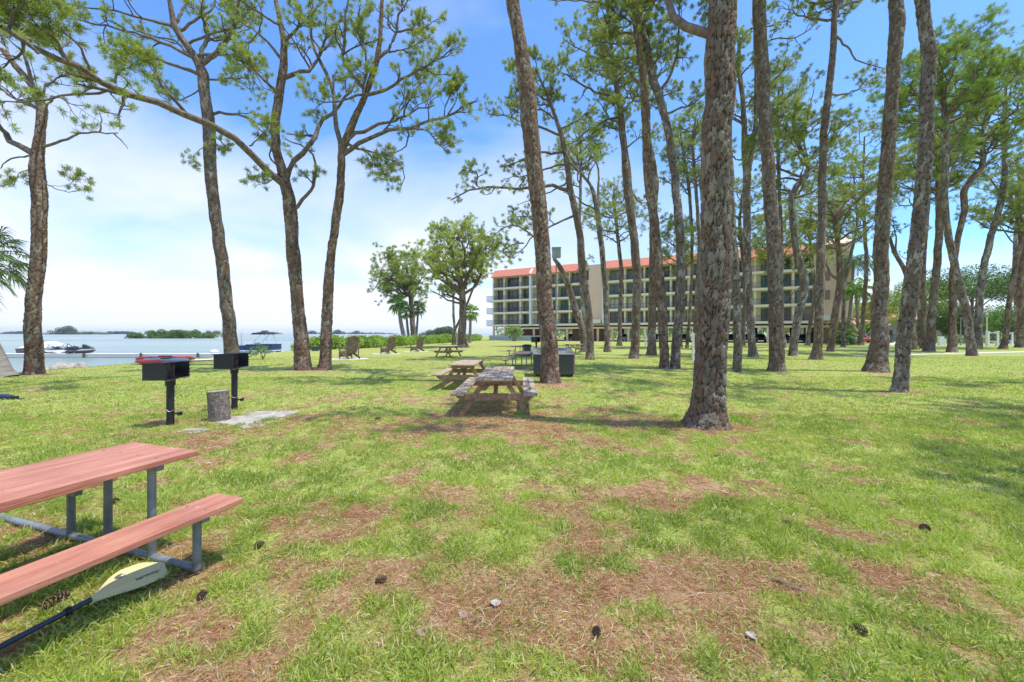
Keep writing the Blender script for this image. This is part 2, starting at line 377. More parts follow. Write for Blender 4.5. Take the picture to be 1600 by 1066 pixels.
def build_grass():
    rng = np.random.default_rng(5)
    Vs = []; Qs = []; Cs = []; off = 0
    for n, d0, d1, lmin, lmax, w, lean in ((230000, 1.2, 4.0, .035, .105, .0058, 1.05), (260000, 4.0, 8.0, .035, .09, .0085, 1.0), (190000, 8, 15, .03, .07, .013, .9), (120000, 15, 28, .03, .055, .024, .8)):
        x, y = field(n, d0, d1, rng)
        g = green(x, y)
        clump = fbm(x*7, y*7, 31, 2)
        p = np.clip(g*1.0+.16, 0.36, 1)*np.clip((clump-.25)*3.2, .14, 1)
        keep = rng.random(n) < p
        keep &= (x > shore_x(y)+.3)
        for ax, ay, rx, ry in PADS: keep &= ~((np.abs(x-ax) < rx) & (np.abs(y-ay) < ry))
        x = x[keep]; y = y[keep]; g = g[keep]; clump = clump[keep]; n = len(x)
        z = gz(x, y)-.003
        a = rng.uniform(0, 2*np.pi, n); tilt = rng.beta(2, 2.2, n)*1.35*lean
        D = np.stack([np.cos(a)*np.sin(tilt), np.sin(a)*np.sin(tilt), np.cos(tilt)+.05], 1)
        Ln = rng.uniform(lmin, lmax, n)*(.6+.7*g)*(.75+.6*clump)
        V, Q = kites(np.stack([x, y, z], 1), D, Ln, w*rng.uniform(.7, 1.4, n), rng, .3)
        t = fbm(x*1.6, y*1.6, 41, 3)+rng.normal(0, .18, n)
        c0 = np.array([.24, .32, .05]); c1 = np.array([.49, .56, .115]); c2 = np.array([.66, .64, .28]); c3 = np.array([.76, .64, .42])
        k = np.clip((t-.25)/.5, 0, 1)[:, None]
        C = c0*(1-k)+c1*k
        yel = (rng.random(n) < .20+.35*np.clip(.75-g, 0, 1))[:, None]; C = np.where(yel, C*.35+c2*.65, C)
        dry = (rng.random(n) < .06+.28*np.clip(.7-g, 0, 1))[:, None]; C = np.where(dry, c3*rng.uniform(.7, 1.1, (n, 1)), C)
        Vs.append(V); Qs.append(Q+off); off += len(V); Cs.append(np.repeat(C, 4, 0))
    o = np_mesh('grass', np.concatenate(Vs), np.concatenate(Qs), M['grass'], cols=np.concatenate(Cs), smooth=False)
    tag(o, 'green and straw coloured grass blades over the lawn', 'grass', None, 'stuff')
    Vs = []; Qs = []; Cs = []; off = 0
    for n, d0, d1, lmin, lmax, w in ((150000, 1.2, 4, .04, .13, .0024), (130000, 4, 9, .08, .18, .0045), (30000, 9, 14, .1, .2, .008)):
        x, y = field(n, d0, d1, rng); g = green(x, y)
        keep = rng.random(n) < np.clip(1.0-g*.95, .06, 1)
        for ax, ay, rx, ry in PADS: keep &= ~((np.abs(x-ax) < rx*.9) & (np.abs(y-ay) < ry*.9)) | (rng.random(n) < .08)
        x = x[keep]; y = y[keep]; n = len(x)
        z = gz(x, y)+rng.uniform(.004, .016, n)+ (fbm(x*1.3, y*1.3, 5)-.5)*.03
        a = rng.uniform(0, 2*np.pi, n)+fbm(x*2, y*2, 77)*4
        D = np.stack([np.cos(a), np.sin(a), rng.normal(.04, .16, n)], 1)
        V, Q = kites(np.stack([x, y, z], 1), D, rng.uniform(lmin, lmax, n), w*rng.uniform(.7, 1.3, n), rng, .02)
        pal = np.array([(.34, .13, .055), (.46, .20, .09), (.55, .31, .15), (.68, .48, .27), (.17, .08, .045), (.76, .63, .40)])
        C = pal[rng.choice(6, n, p=[.24, .24, .20, .13, .12, .07])]*rng.uniform(.8, 1.2, (n, 1))
        Vs.append(V); Qs.append(Q+off); off += len(V); Cs.append(np.repeat(C, 4, 0))
    o = np_mesh('fallen_pine_needles', np.concatenate(Vs), np.concatenate(Qs), M['litter'], cols=np.concatenate(Cs), smooth=False)
    tag(o, 'reddish brown fallen pine needles on the bare patches of lawn', 'pine litter', None, 'stuff')
# ---------------------------------------------------------------- trees
def resample(pts, rad, step):
    """smooth curve through pts, rings about step apart"""
    pts = np.asarray(pts, float); rad = np.asarray(rad, float)
    seg = np.linalg.norm(np.diff(pts, axis=0), axis=1); s = np.concatenate([[0], np.cumsum(seg)])
    n = max(int(s[-1]/step)+1, 2); t = np.linspace(0, s[-1], n)
    # Catmull-Rom through the non-uniform knots, done as smoothed linear interpolation
    out = np.stack([np.interp(t, s, pts[:, k]) for k in range(3)], 1)
    w = max(int(.35*np.median(seg)/step), 1)
    if w > 1 and n > 4*w:
        ker = np.hanning(2*w+1); ker /= ker.sum()
        pad = np.concatenate([2*out[:1]-out[w:0:-1], out, 2*out[-1:]-out[-2:-w-2:-1]])
        out = np.stack([np.convolve(pad[:, k], ker, 'valid') for k in range(3)], 1)
    return out, np.interp(t, s, rad), t
def trunk_geo(pts, rad, step, sides, rng, plate=.10, depth=.012, flare=.5, knots=6):
    C, r, s = resample(pts, rad, step)
    n = len(C)
    w1 = int(rng.integers(1e5)); fade = np.clip(s/1.5, 0, 1)*.30*r
    C[:, 0] += (fbm(s*.75, s*0+.5, w1, 3)-.5)*2*fade; C[:, 1] += (fbm(s*.75, s*0+7.5, w1, 3)-.5)*2*fade
    T = np.gradient(C, axis=0); T /= np.linalg.norm(T, axis=1, keepdims=True)
    e1 = np.cross(T, np.array([0, 1.0, 0.03])); e1 /= np.linalg.norm(e1, axis=1, keepdims=True); e2 = np.cross(T, e1)
    th = np.arange(sides)/sides*2*np.pi
    S, TH = np.meshgrid(s, th, indexing='ij')
    nc = max(int(round(2*np.pi*r[:max(n//2, 1)].mean()/plate)), 5)
    hgt = plate*2.7
    seed = int(rng.integers(1e6))
    a = TH/(2*np.pi)*nc+ (fbm(S*1.1, TH*0+3, seed, 2)-.5)*1.2; cq = np.cos(TH)*nc*.16; sq = np.sin(TH)*nc*.16
    a = a+(fbm(cq*2.2+S/hgt*1.3, sq*2.2+S/hgt*.9, seed+12, 3)-.5)*1.5; b = S/hgt+(fbm(cq*2+S/hgt, sq*2, seed+3, 3)-.5)*1.6
    ia = np.floor(a); ib = np.floor(b)
    F1 = np.full(a.shape, 9.); F2 = np.full(a.shape, 9.); ID = np.zeros(a.shape)
    for da in (-1, 0, 1):
        for db in (-1, 0, 1):
            ca = ia+da; cb = ib+db; cw = np.mod(ca, nc)
            jx = ca+.15+.7*_h(cw, cb, seed); jy = cb+.1+.8*_h(cw, cb, seed+1)
            d = np.sqrt((a-jx)**2+((b-jy)*1.15)**2)
            idv = _h(cw, cb, seed+2)
            m1 = d < F1
            F2 = np.where(m1, F1, np.minimum(F2, d)); ID = np.where(m1, idv, ID); F1 = np.where(m1, d, F1)
    edge = F2-F1
    disp = (sstep(0, .22+.35*ID, edge)-.6)*depth+ (ID-.5)*depth*.55+(vnoise(a*2.3, b*2.3, seed+9)-.5)*depth*.8
    RR = r[:, None]*np.ones_like(TH)
    for k in range(knots):
        k0 = rng.uniform(.12, 1)*s[-1]; a0 = rng.uniform(0, 2*np.pi)
        dd = ((S-k0)/(r.mean()*.9))**2+(np.arccos(np.clip(np.cos(TH-a0), -1, 1))/.55)**2
        RR = RR*(1+rng.uniform(.04, .14)*np.exp(-dd))
    lob = .5+.5*np.cos(TH*rng.integers(4, 7)+rng.uniform(0, 6))*.9
    RR = RR*(1+flare*(.45+.75*lob)*np.exp(-S/(r[0]*.95)))
    RR = RR+disp+(fbm(np.cos(TH)*2+S*.6, np.sin(TH)*2+S*.6, seed+5, 3)-.5)*r.mean()*.12
    V = C[:, None, :]+RR[..., None]*(np.cos(TH)[..., None]*e1[:, None, :]+np.sin(TH)[..., None]*e2[:, None, :])
    i = np.arange(n-1)[:, None]*sides; k = np.arange(sides)[None]; k2 = (k+1) % sides
    Q = np.stack([i+k, i+k2, i+sides+k2, i+sides+k], -1).reshape(-1, 4)
    return V.reshape(-1, 3), Q, ID.ravel(), np.clip(edge, 0, 1).ravel(), (C, r, s)
def tubes(Pn, Rn, sides):
    """batch of polylines Pn (n,K,3) with radii Rn (n,K) -> V, Q"""
    n, K, _ = Pn.shape
    T = np.gradient(Pn, axis=1); T /= (np.linalg.norm(T, axis=2, keepdims=True)+1e-9)
    ref = np.array([.31, .22, .93]); e1 = np.cross(T, ref); e1 /= (np.linalg.norm(e1, axis=2, keepdims=True)+1e-9); e2 = np.cross(T, e1)
    th = np.arange(sides)/sides*2*np.pi
    V = Pn[:, :, None]+Rn[:, :, None, None]*(np.cos(th)[None, None, :, None]*e1[:, :, None]+np.sin(th)[None, None, :, None]*e2[:, :, None])
    b = (np.arange(n)*K*sides)[:, None, None]; i = (np.arange(K-1)*sides)[None, :, None]; k = np.arange(sides)[None, None]; k2 = (k+1) % sides
    Q = np.stack([b+i+k, b+i+k2, b+i+sides+k2, b+i+sides+k], -1).reshape(-1, 4)
    return V.reshape(-1, 3), Q
def fit(pts, K):
    pts = np.asarray(pts, float); s = np.concatenate([[0], np.cumsum(np.linalg.norm(np.diff(pts, axis=0), axis=1))])
    t = np.linspace(0, s[-1], K); o = np.stack([np.interp(t, s, pts[:, k]) for k in range(3)], 1)
    if K > 6:
        q = o.copy(); q[1:-1] = .25*o[:-2]+.5*o[1:-1]+.25*o[2:]; o = q
    return o
def grow(Pp, Rp, m, t0, t1, lmin, lmax, rng, K=6, angle=(35, 75), up=.12, wob=.16, rk=.62, rmin=.004, power=1.0, wt=None):
    """m children along each parent polyline"""
    n, Kp, _ = Pp.shape
    t = rng.uniform(t0, t1, (n, m))**power
    x = t*(Kp-1); i = np.minimum(x.astype(int), Kp-2); f = (x-i)[..., None]
    r = np.arange(n)[:, None]
    B = Pp[r, i]*(1-f)+Pp[r, i+1]*f; T = Pp[r, i+1]-Pp[r, i]; T /= (np.linalg.norm(T, axis=2, keepdims=True)+1e-9)
    rad = (Rp[r, i]*(1-f[..., 0])+Rp[r, i+1]*f[..., 0])*rk
    rnd = rng.normal(size=B.shape); rnd -= T*np.sum(rnd*T, axis=2, keepdims=True); rnd[..., 2] *= .75; rnd /= (np.linalg.norm(rnd, axis=2, keepdims=True)+1e-9)
    a = np.radians(rng.uniform(angle[0], angle[1], (n, m)))[..., None]
    D = T*np.cos(a)+rnd*np.sin(a); D[..., 2] += up; D /= np.linalg.norm(D, axis=2, keepdims=True)
    B = B.reshape(-1, 3); D = D.reshape(-1, 3); rad = rad.ravel(); t = t.ravel()
    if wt is not None: Ln = rng.uniform(lmin, lmax, len(B))*np.repeat(wt, m)*(1.15-.45*t)
    else: Ln = rng.uniform(lmin, lmax, len(B))*(1.15-.4*t)
    P_ = np.zeros((len(B), K, 3)); P_[:, 0] = B; d = D
    for k in range(1, K):
        d = d+rng.normal(0, wob, d.shape); d[:, 2] += up*.5; d /= np.linalg.norm(d, axis=1, keepdims=True)
        P_[:, k] = P_[:, k-1]+d*(Ln/(K-1))[:, None]
    rr = np.maximum(rad[:, None]*np.linspace(1, .35, K)[None], rmin)
    return P_, rr
def tufts(Pt, Dt, rng, k, ln, w, gcol, var=.2, spread=.85, bend=.10):
    """sprays of needles at Pt pointing about Dt"""
    n = len(Pt)
    D = np.repeat(Dt, k, 0); D = D/(np.linalg.norm(D, axis=1, keepdims=True)+1e-9)*rng.uniform(.25, 1.3, (n*k, 1))
    q = rng.normal(size=(n*k, 3)); q /= np.linalg.norm(q, axis=1, keepdims=True)
    D = D+q*spread; D[:, 2] += .15
    Pb = np.repeat(Pt, k, 0)+rng.normal(0, ln*.13, (n*k, 3))
    size = np.repeat(rng.uniform(.75, 1.2, n), k)
    V, Q = kites(Pb, D, ln*size*rng.uniform(.7, 1.15, n*k), np.full(n*k, w)*rng.uniform(.7, 1.3, n*k), rng, bend)
    g = np.array(gcol); tv = rng.normal(0, var, (n, 1)); hue = rng.normal(0, .10, (n, 1))
    C = g*(1+tv)+np.concatenate([hue*.07, hue*.03, -hue*.01], 1)
    brown = rng.random((n, 1)) < .08; C = np.where(brown, np.array([.26, .20, .08]), C)
    C = np.repeat(np.clip(C, .01, .8), k, 0)*rng.uniform(.8, 1.2, (n*k, 1))
    return V, Q, np.repeat(C, 4, 0)
def make_pine(label, path, d, limbs=(), crown=None, seed=0, bark='bark', res=1.0, name='pine_tree', group=None, needles=(24, .19, .016), gcol=(.32, .38, .095),
              l1=(7, .7, 1.9), l2=(6, .3, .7), flare=.35, bottom=None, ends=2.0, depth=None, cat='pine tree', bare=()):
    """path: [(px, py, width_px)...] from the base up, in the plane d metres away.
    limbs: [([(px, py)...], width_px, metres towards (-) or away (+) at the tip, leafiness)]"""
    rng = np.random.default_rng(seed+1000)
    gc = d if bottom is None else bottom
    pts = [P(x, y, d) for x, y, w in path]; rad = [w/2/F*d*.97/math.hypot(1, (x-800)/F) for x, y, w in path]     # off-axis stretch of the wide lens taken out
    base = pts[0].copy(); base[2] = float(gz(base[0], base[1])) if name != 'x' else 0
    # sway in depth so that the trunk is not a flat curve
    zs = np.array([p[2] for p in pts]); ph = rng.uniform(0, 6)
    for p, r_ in zip(pts, rad): 
        p[1] += (math.sin(p[2]*.35+ph)-math.sin(ph))*.18
    pts[0][2] = base[2]-.12
    root = empty(name, base, 0, label, cat, group)
    near = d < 9
    step = max(.0024*d, .02)*1.1/res; sides = int(np.clip(2*math.pi*rad[0]/(step*1.1), 12, 110))
    dep = depth if depth is not None else (.026 if d < 20 else .017)
    V, Q, ID, E, (C, r, s) = trunk_geo(pts, rad, step, sides, rng, plate=max(.085, .0055*d), depth=dep, flare=flare)
    np_mesh('trunk', V-base, Q, M[bark], root, attrs={'plate': ID, 'edge': E})
    L0 = []; R0 = []; W0 = []
    for lb in limbs:
        pp, wpx, dz, leaf = lb[:4]
        n = len(pp); cum = np.concatenate([[0], np.cumsum([math.dist(pp[i], pp[i+1]) for i in range(n-1)])]); cum = cum/cum[-1]
        q = [P(x, y, 1.0) for x, y in pp]
        # start on the trunk's own curve
        st = P(pp[0][0], pp[0][1], d); j = np.argmin(np.abs(C[:, 2]-st[2])); d0 = C[j, 1] if lb[0] else d
        if len(lb) > 4: d0 = d+lb[4]
        w = []
        for (x, y), c in zip(pp, cum):
            dd = d0+dz*c**1.1; w.append(P(x, y, dd))
        if len(lb) < 5: w[0] = C[j].copy()
        q0 = fit(w, 14); ll = np.linalg.norm(np.diff(q0, axis=0), axis=1).sum(); wb = np.cumsum(rng.normal(0, 1, (14, 3)), 0); wb -= wb[0]; wb -= np.linspace(0, 1, 14)[:, None]*wb[-1]
        L0.append(q0+wb*min(.012*ll, .07)); r0 = wpx/2/F*d0/math.hypot(1, (pp[0][0]-800)/F); endf = .3 if leaf else .35
        R0.append(np.linspace(r0, max(r0*endf, .010), 14)); W0.append(leaf)
    if crown:
        cx, cy, rx, ry, nl = crown[:5]; nl = int(nl*(1.0 if d < 10 else 1.45 if d < 20 else 1.75)); ryd = crown[5] if len(crown) > 5 else 1.0
        cc = P(cx, cy, d); Rx = rx/F*d; Rz = ry/F*d; Ry = Rx*ryd
        ztop = C[-1, 2]; zb = max(crown[6] if len(crown) > 6 else cc[2]-Rz*1.35, base[2]+2)
        g0 = rng.uniform(0, 6)
        for k in range(nl):
            az = g0+k*2.39996+rng.normal(0, .25); u = (k+.5)/nl; rho = math.sqrt(rng.uniform(.25, 1))
            zt = cc[2]+Rz*(-.75+1.75*u)*.95
            ring = math.sqrt(max(1-(abs(zt-cc[2])/Rz)**2.2, .06))
            tgt = cc+np.array([math.cos(az)*Rx*ring*rho, math.sin(az)*Ry*ring*rho, 0]); tgt[2] = zt
            j = int(np.clip(np.searchsorted(C[:, 2], np.clip(zt-rng.uniform(.25, .8)*np.hypot(tgt[0]-cc[0], tgt[1]-cc[1])-.3, zb, ztop-.2)), 2, len(C)-1))
            a = C[j]; mid = a*.45+tgt*.55; mid[2] = a[2]*.62+tgt[2]*.38+rng.normal(0, .25)
            b = tgt-mid
            t = np.linspace(0, 1, 14)[:, None]
            q = a*(1-t)**2+mid*2*t*(1-t)+tgt*t**2
            Ln = np.linalg.norm(tgt-a)
            wob = np.cumsum(rng.normal(0, 1, (14, 3)), 0); wob -= wob[0]; wob -= np.linspace(0, 1, 14)[:, None]*wob[-1]*.7
            q = q+wob*.022*Ln
            L0.append(q); r0 = min(r[j]*.62, .022*Ln+.015); R0.append(np.linspace(r0, .014, 14)); W0.append(1.0)
    if not L0: return root
    L0 = np.array(L0); R0 = np.array(R0); W0 = np.array(W0)
    lens = np.linalg.norm(np.diff(L0, axis=1), axis=2).sum(1)
    VV = []; QQ = []; off = 0
    def put(P_, R_, sides):
        nonlocal off
        v, q = tubes(P_, R_, sides); VV.append(v-base); QQ.append(q+off); off += len(v)
    put(L0, R0, 8 if d < 22 else 6)
    nq = len(QQ[0])
    lf = W0 > 0
    if lf.any():
        Lp = L0[lf]; Rp = R0[lf]; wt = np.clip(lens[lf]/3.5, .4, 1.15)*W0[lf]**.5
        sm = W0[lf] < .75; G1 = []
        for sel, m_ in ((~sm, l1[0]), (sm, max(l1[0]//2, 2))):
            if sel.any(): G1.append(grow(Lp[sel], Rp[sel], m_, .22, 1.0, l1[1], l1[2], rng, K=7, wt=wt[sel], power=.8, up=.14, wob=.26))
        P1 = np.concatenate([g_[0] for g_ in G1]); R1 = np.concatenate([g_[1] for g_ in G1])
        put(P1, R1, 5)
        P2, R2 = grow(P1, R1, l2[0], .2, 1.0, l2[1], l2[2], rng, K=5, up=.2, wob=.30, rk=.6)
        put(P2, R2, 3 if d > 20 else 4)
        tp = []; td = []
        def tip(Pk, a, b, jit=0):
            tp.append(Pk[:, a]); td.append(Pk[:, a]-Pk[:, b])
        tip(Lp, -1, -2); tip(P1, -1, -2); tip(P2, -1, -2); tip(P2, -2, -3)
        if d > 14: 
            q = .5*(P1[:, -1]+P1[:, -2]); tp.append(q); td.append(P1[:, -1]-P1[:, -2])
            q = .5*(P2[:, -1]+P2[:, -2]); tp.append(q); td.append(P2[:, -1]-P2[:, -2])
        tp = np.concatenate(tp); td = np.concatenate(td); td[:, 2] += .3*np.linalg.norm(td, axis=1)
        k, ln, w = needles
        v, q, c = tufts(tp, td, rng, k, ln, w, gcol)
        np_mesh('crown', v-base, q, M['needle'], root, cols=c, smooth=False)
    np_mesh('branches', np.concatenate(VV), np.concatenate(QQ), M['limb'], root, mat2=M['limb_dark'], split=nq)
    return root
def leaf_cloud(centers, radii, n, size, rng, gcol, var=.22, shell=.55, flat=.8):
    """leaves scattered through lumpy blobs"""
    centers = np.asarray(centers, float); radii = np.asarray(radii, float)
    w = radii**2; w = w/w.sum(); idx = rng.choice(len(centers), n, p=w)
    q = rng.normal(size=(n, 3)); q /= np.linalg.norm(q, axis=1, keepdims=True)
    rho = rng.uniform(shell, 1, n)**.6
    rr = radii[idx]*(1 if radii.ndim == 1 else 1)
    Pq = centers[idx]+q*(rho*rr)[:, None]*np.array([1, 1, flat])
    lump = vnoise(Pq[:, 0]/size*.22, (Pq[:, 2]+Pq[:, 1]*.7)/size*.22, 5)
    D = q+rng.normal(0, .8, (n, 3)); D[:, 2] -= .2
    V, Q = kites(Pq, D, size*rng.uniform(.6, 1.3, n), size*.5*rng.uniform(.6, 1.3, n), rng, .15)
    bl = rng.normal(0, .10, len(centers))[idx]
    C = np.array(gcol)*(1+rng.normal(0, var, (n, 1))+bl[:, None]+(lump-.5)[:, None]*.5)
    return V, Q, np.repeat(np.clip(C, .01, .7), 4, 0)
def make_broad(label, base, height, rad, seed, gcol=(.10, .19, .04), trunk_r=.2, n=9000, leaf=.28, name='broadleaf_tree', cat='tree', group=None, bark='limb', crown0=.3, flat=.8, blobs=16, lean=(0, 0)):
    rng = np.random.default_rng(seed); base = np.array([base[0], base[1], float(gz(base[0], base[1]))])
    root = empty(name, base, 0, label, cat, group)
    top = np.array([lean[0], lean[1], height*(crown0+.25)])
    C = []; Rr = []
    for k in range(blobs):
        az = k*2.4; rr = rad*math.sqrt((k+.5)/blobs)*.75
        z = height*(crown0+(1-crown0)*(.5+.42*math.cos(rr/rad*2.2)*rng.uniform(.3, 1.0)-.2*rng.random()))
        C.append((top[0]+math.cos(az)*rr, top[1]+math.sin(az)*rr, z)); Rr.append(rad*rng.uniform(.26, .42))
    V, Q, c = leaf_cloud(C, Rr, n, leaf, rng, gcol, flat=flat)
    np_mesh('crown', V, Q, M['leaf'], root, cols=c, smooth=False)
    L0 = [fit([(0, 0, -.1), top*.5+rng.normal(0, .1, 3), top], 10)]; R0 = [np.linspace(trunk_r, trunk_r*.6, 10)]
    for k in range(0, blobs, 2):
        a = top*rng.uniform(.55, 1); b = np.array(C[k])
        L0.append(fit([a, (a+b)/2+rng.normal(0, .2, 3), b], 10)); R0.append(np.linspace(trunk_r*.45, .03, 10))
    v, q = tubes(np.array(L0[:1]), np.array(R0[:1]), 10); np_mesh('trunk', v, q, M[bark], root)
    v, q = tubes(np.array(L0[1:]), np.array(R0[1:]), 6); np_mesh('branches', v, q, M[bark], root)
    return root
def frond(rng, ln, droop, az, el, nl=26, w=.05, leafl=.45, fold=.5):
    """feather frond -> rachis polyline and leaflets"""
    K = 10; d = np.array([math.cos(az)*math.cos(el), math.sin(az)*math.cos(el), math.sin(el)]); p = np.zeros(3); pts = [p.copy()]
    for k in range(K-1):
        p = p+d*ln/(K-1); pts.append(p.copy()); d = d+np.array([0, 0, -droop/(K-1)*2.2]); d /= np.linalg.norm(d)
    pts = np.array(pts); t = np.linspace(.12, 1, nl); x = t*(K-1); i = np.minimum(x.astype(int), K-2); f = (x-i)[:, None]
    B = pts[i]*(1-f)+pts[i+1]*f; T = pts[i+1]-pts[i]; T /= np.linalg.norm(T, axis=1, keepdims=True)
    s = np.cross(T, [0, 0, 1.0]); s /= (np.linalg.norm(s, axis=1, keepdims=True)+1e-9)
    Bs = np.concatenate([B, B]); D = np.concatenate([s+T*.7-np.array([0, 0, fold]), -s+T*.7-np.array([0, 0, fold])])+rng.normal(0, .1, (2*nl, 3))
    L_ = leafl*np.concatenate([np.sin(np.pi*np.clip(t*.9+.1, 0, 1))**.6]*2)
    V, Q = kites(Bs, D, np.maximum(L_, .08), np.full(2*nl, w), rng, .2)
    return pts, V, Q
def fan(rng, stem, az, el, nl=22, rad=.55, w=.05):
    """fan leaf of a cabbage palm"""
    d = np.array([math.cos(az)*math.cos(el), math.sin(az)*math.cos(el), math.sin(el)]); tip = d*stem+np.array([0, 0, -.12*stem*stem])
    s = np.cross(d, [0, 0, 1.0]); s /= np.linalg.norm(s)+1e-9
    a = np.linspace(-2.1, 2.1, nl); dd = d+np.array([0, 0, -.35])
    D = np.cos(a)[:, None]*dd+np.sin(a)[:, None]*s+rng.normal(0, .05, (nl, 3))
    V, Q = kites(np.tile(tip, (nl, 1)), D, rad*(1-.25*(np.abs(a)/2.1)**2)*rng.uniform(.85, 1.1, nl), np.full(nl, w), rng, .38)
    pts = np.array([np.zeros(3), tip*.5+np.array([0, 0, .03]), tip])
    return pts, V, Q
def make_palm(label, base, top, r0, r1, seed, kind='fan', n=26, ln=1.0, rad=.6, gcol=(.13, .20, .05), name='palm_tree', cat='palm tree', w=.05, group=None, droop=.9, elr=(-50, 75), skirt=True):
    rng = np.random.default_rng(seed); base = np.array(base, float); top = np.array(top, float)
    root = empty(name, base, 0, label, cat, group); T = top-base
    mid = T*.5+np.array([T[0]*.12, 0, 0])
    pts = fit([(0, 0, -.1), mid, T], 16); rr = np.interp(np.linspace(0, 1, 16), [0, .06, .9, 1], [r0*1.25, r0, r1, r1*1.1])
    v, q = tubes(pts[None], rr[None], 12); np_mesh('trunk', v, q, M['palm_trunk'], root)
    VV = []; QQ = []; off = 0; SP = []; 
    for k in range(n):
        az = k*2.4+rng.normal(0, .15); el = math.radians(np.interp((k+.5)/n, [0, 1], elr)+rng.normal(0, 8))
        if kind == 'fan': p, V, Q = fan(rng, ln*rng.uniform(.8, 1.15), az, el, rad=rad, w=w)
        else: p, V, Q = frond(rng, ln*rng.uniform(.8, 1.1), droop, az, el, w=w, leafl=rad)
        VV.append(V+T); QQ.append(Q+off); off += len(V); SP.append(fit(p+T, 8))
    V = np.concatenate(VV); C = np.array(gcol)*(1+rng.normal(0, .25, (len(V)//4, 1)))
    np_mesh('fronds', V, np.concatenate(QQ), M['leaf'], root, cols=np.repeat(np.clip(C, .01, .7), 4, 0), smooth=False)
    v, q = tubes(np.array(SP), np.tile(np.linspace(.022, .01, 8), (n, 1)), 4); np_mesh('leaf_stems', v, q, M['stem'], root)
    if skirt:
        k = 90; a = rng.uniform(0, 2*np.pi, k); D = np.stack([np.cos(a)*.5, np.sin(a)*.5, -np.ones(k)], 1)
        V, Q = kites(np.tile(T, (k, 1))+rng.normal(0, .06, (k, 3)), D, rng.uniform(.3, .8, k)*r1*5, np.full(k, .07), rng, .2)
        np_mesh('dead_skirt', V, Q, M['leaf'], root, cols=np.tile([.26, .18, .10], (len(V), 1))*rng.uniform(.6, 1.2, (len(V), 1)), smooth=False)
    return root
M['stem'] = mat('green_leaf_stem', (.20, .22, .08), .5, .2)
# ---------------------------------------------------------------- the apartment building
M['stucco'] = mat('cream_stucco', (.87, .78, .60), .9, .05, 1.2, .15, 20)
M['pink'] = mat('pinkish_stucco', (.82, .57, .43), .9, .05, 1.0, .15, 20)
M['white_wall'] = mat('white_stucco', (.78, .76, .72), .85, .04, 1.0, .1, 20)
M['roof'] = mat('red_roof_tiles', (.60, .20, .12), .75, .18, 2.5, .5, 14, stretch=(3, 1, 1))
M['terracotta'] = mat('terracotta_roof_tiles', (.50, .24, .14), .8, .25, 5, .5, 14)
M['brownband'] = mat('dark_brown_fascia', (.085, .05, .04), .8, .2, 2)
M['glassd'] = mat('dark_window_glass', (.035, .05, .052), .12, .5, .55, spec=.6, alt=(.13, .17, .165))
M['glassg'] = mat('greenish_window_glass', (.05, .13, .12), .12, .45, .6, spec=.6, alt=(.16, .30, .30))
M['blinds'] = mat('drawn_white_blinds', (.60, .60, .55), .7, .06, 1, stretch=(12, 1, 1))
M['curtain'] = mat('pale_curtain_behind_glass', (.20, .19, .17), .35, .3, 1.5, stretch=(6, 1, .6), alt=(.42, .40, .35))
M['frame'] = mat('dark_bronze_metal', (.06, .05, .045), .5, .15, 5)
M['rail'] = mat('black_rail_metal', (.035, .035, .04), .5, .15, 5)
M['pave'] = mat('parking_concrete', (.20, .19, .18), .9, .15, .8)
M['bluew'] = mat('blue_plastic', (.06, .30, .42), .5, .1, 3)
M['white_metal'] = mat('white_painted_metal', (.75, .75, .74), .45, .05, 5)
LB = np.array([-6.5, 95.9]); RB = np.array([51.9, 64.4]); LEN = float(np.hypot(*(RB-LB)))
def U(px):
    k = (px-800)/F; a = RB-LB; t = (k*LB[1]-LB[0])/(a[0]-k*a[1]); return t*LEN
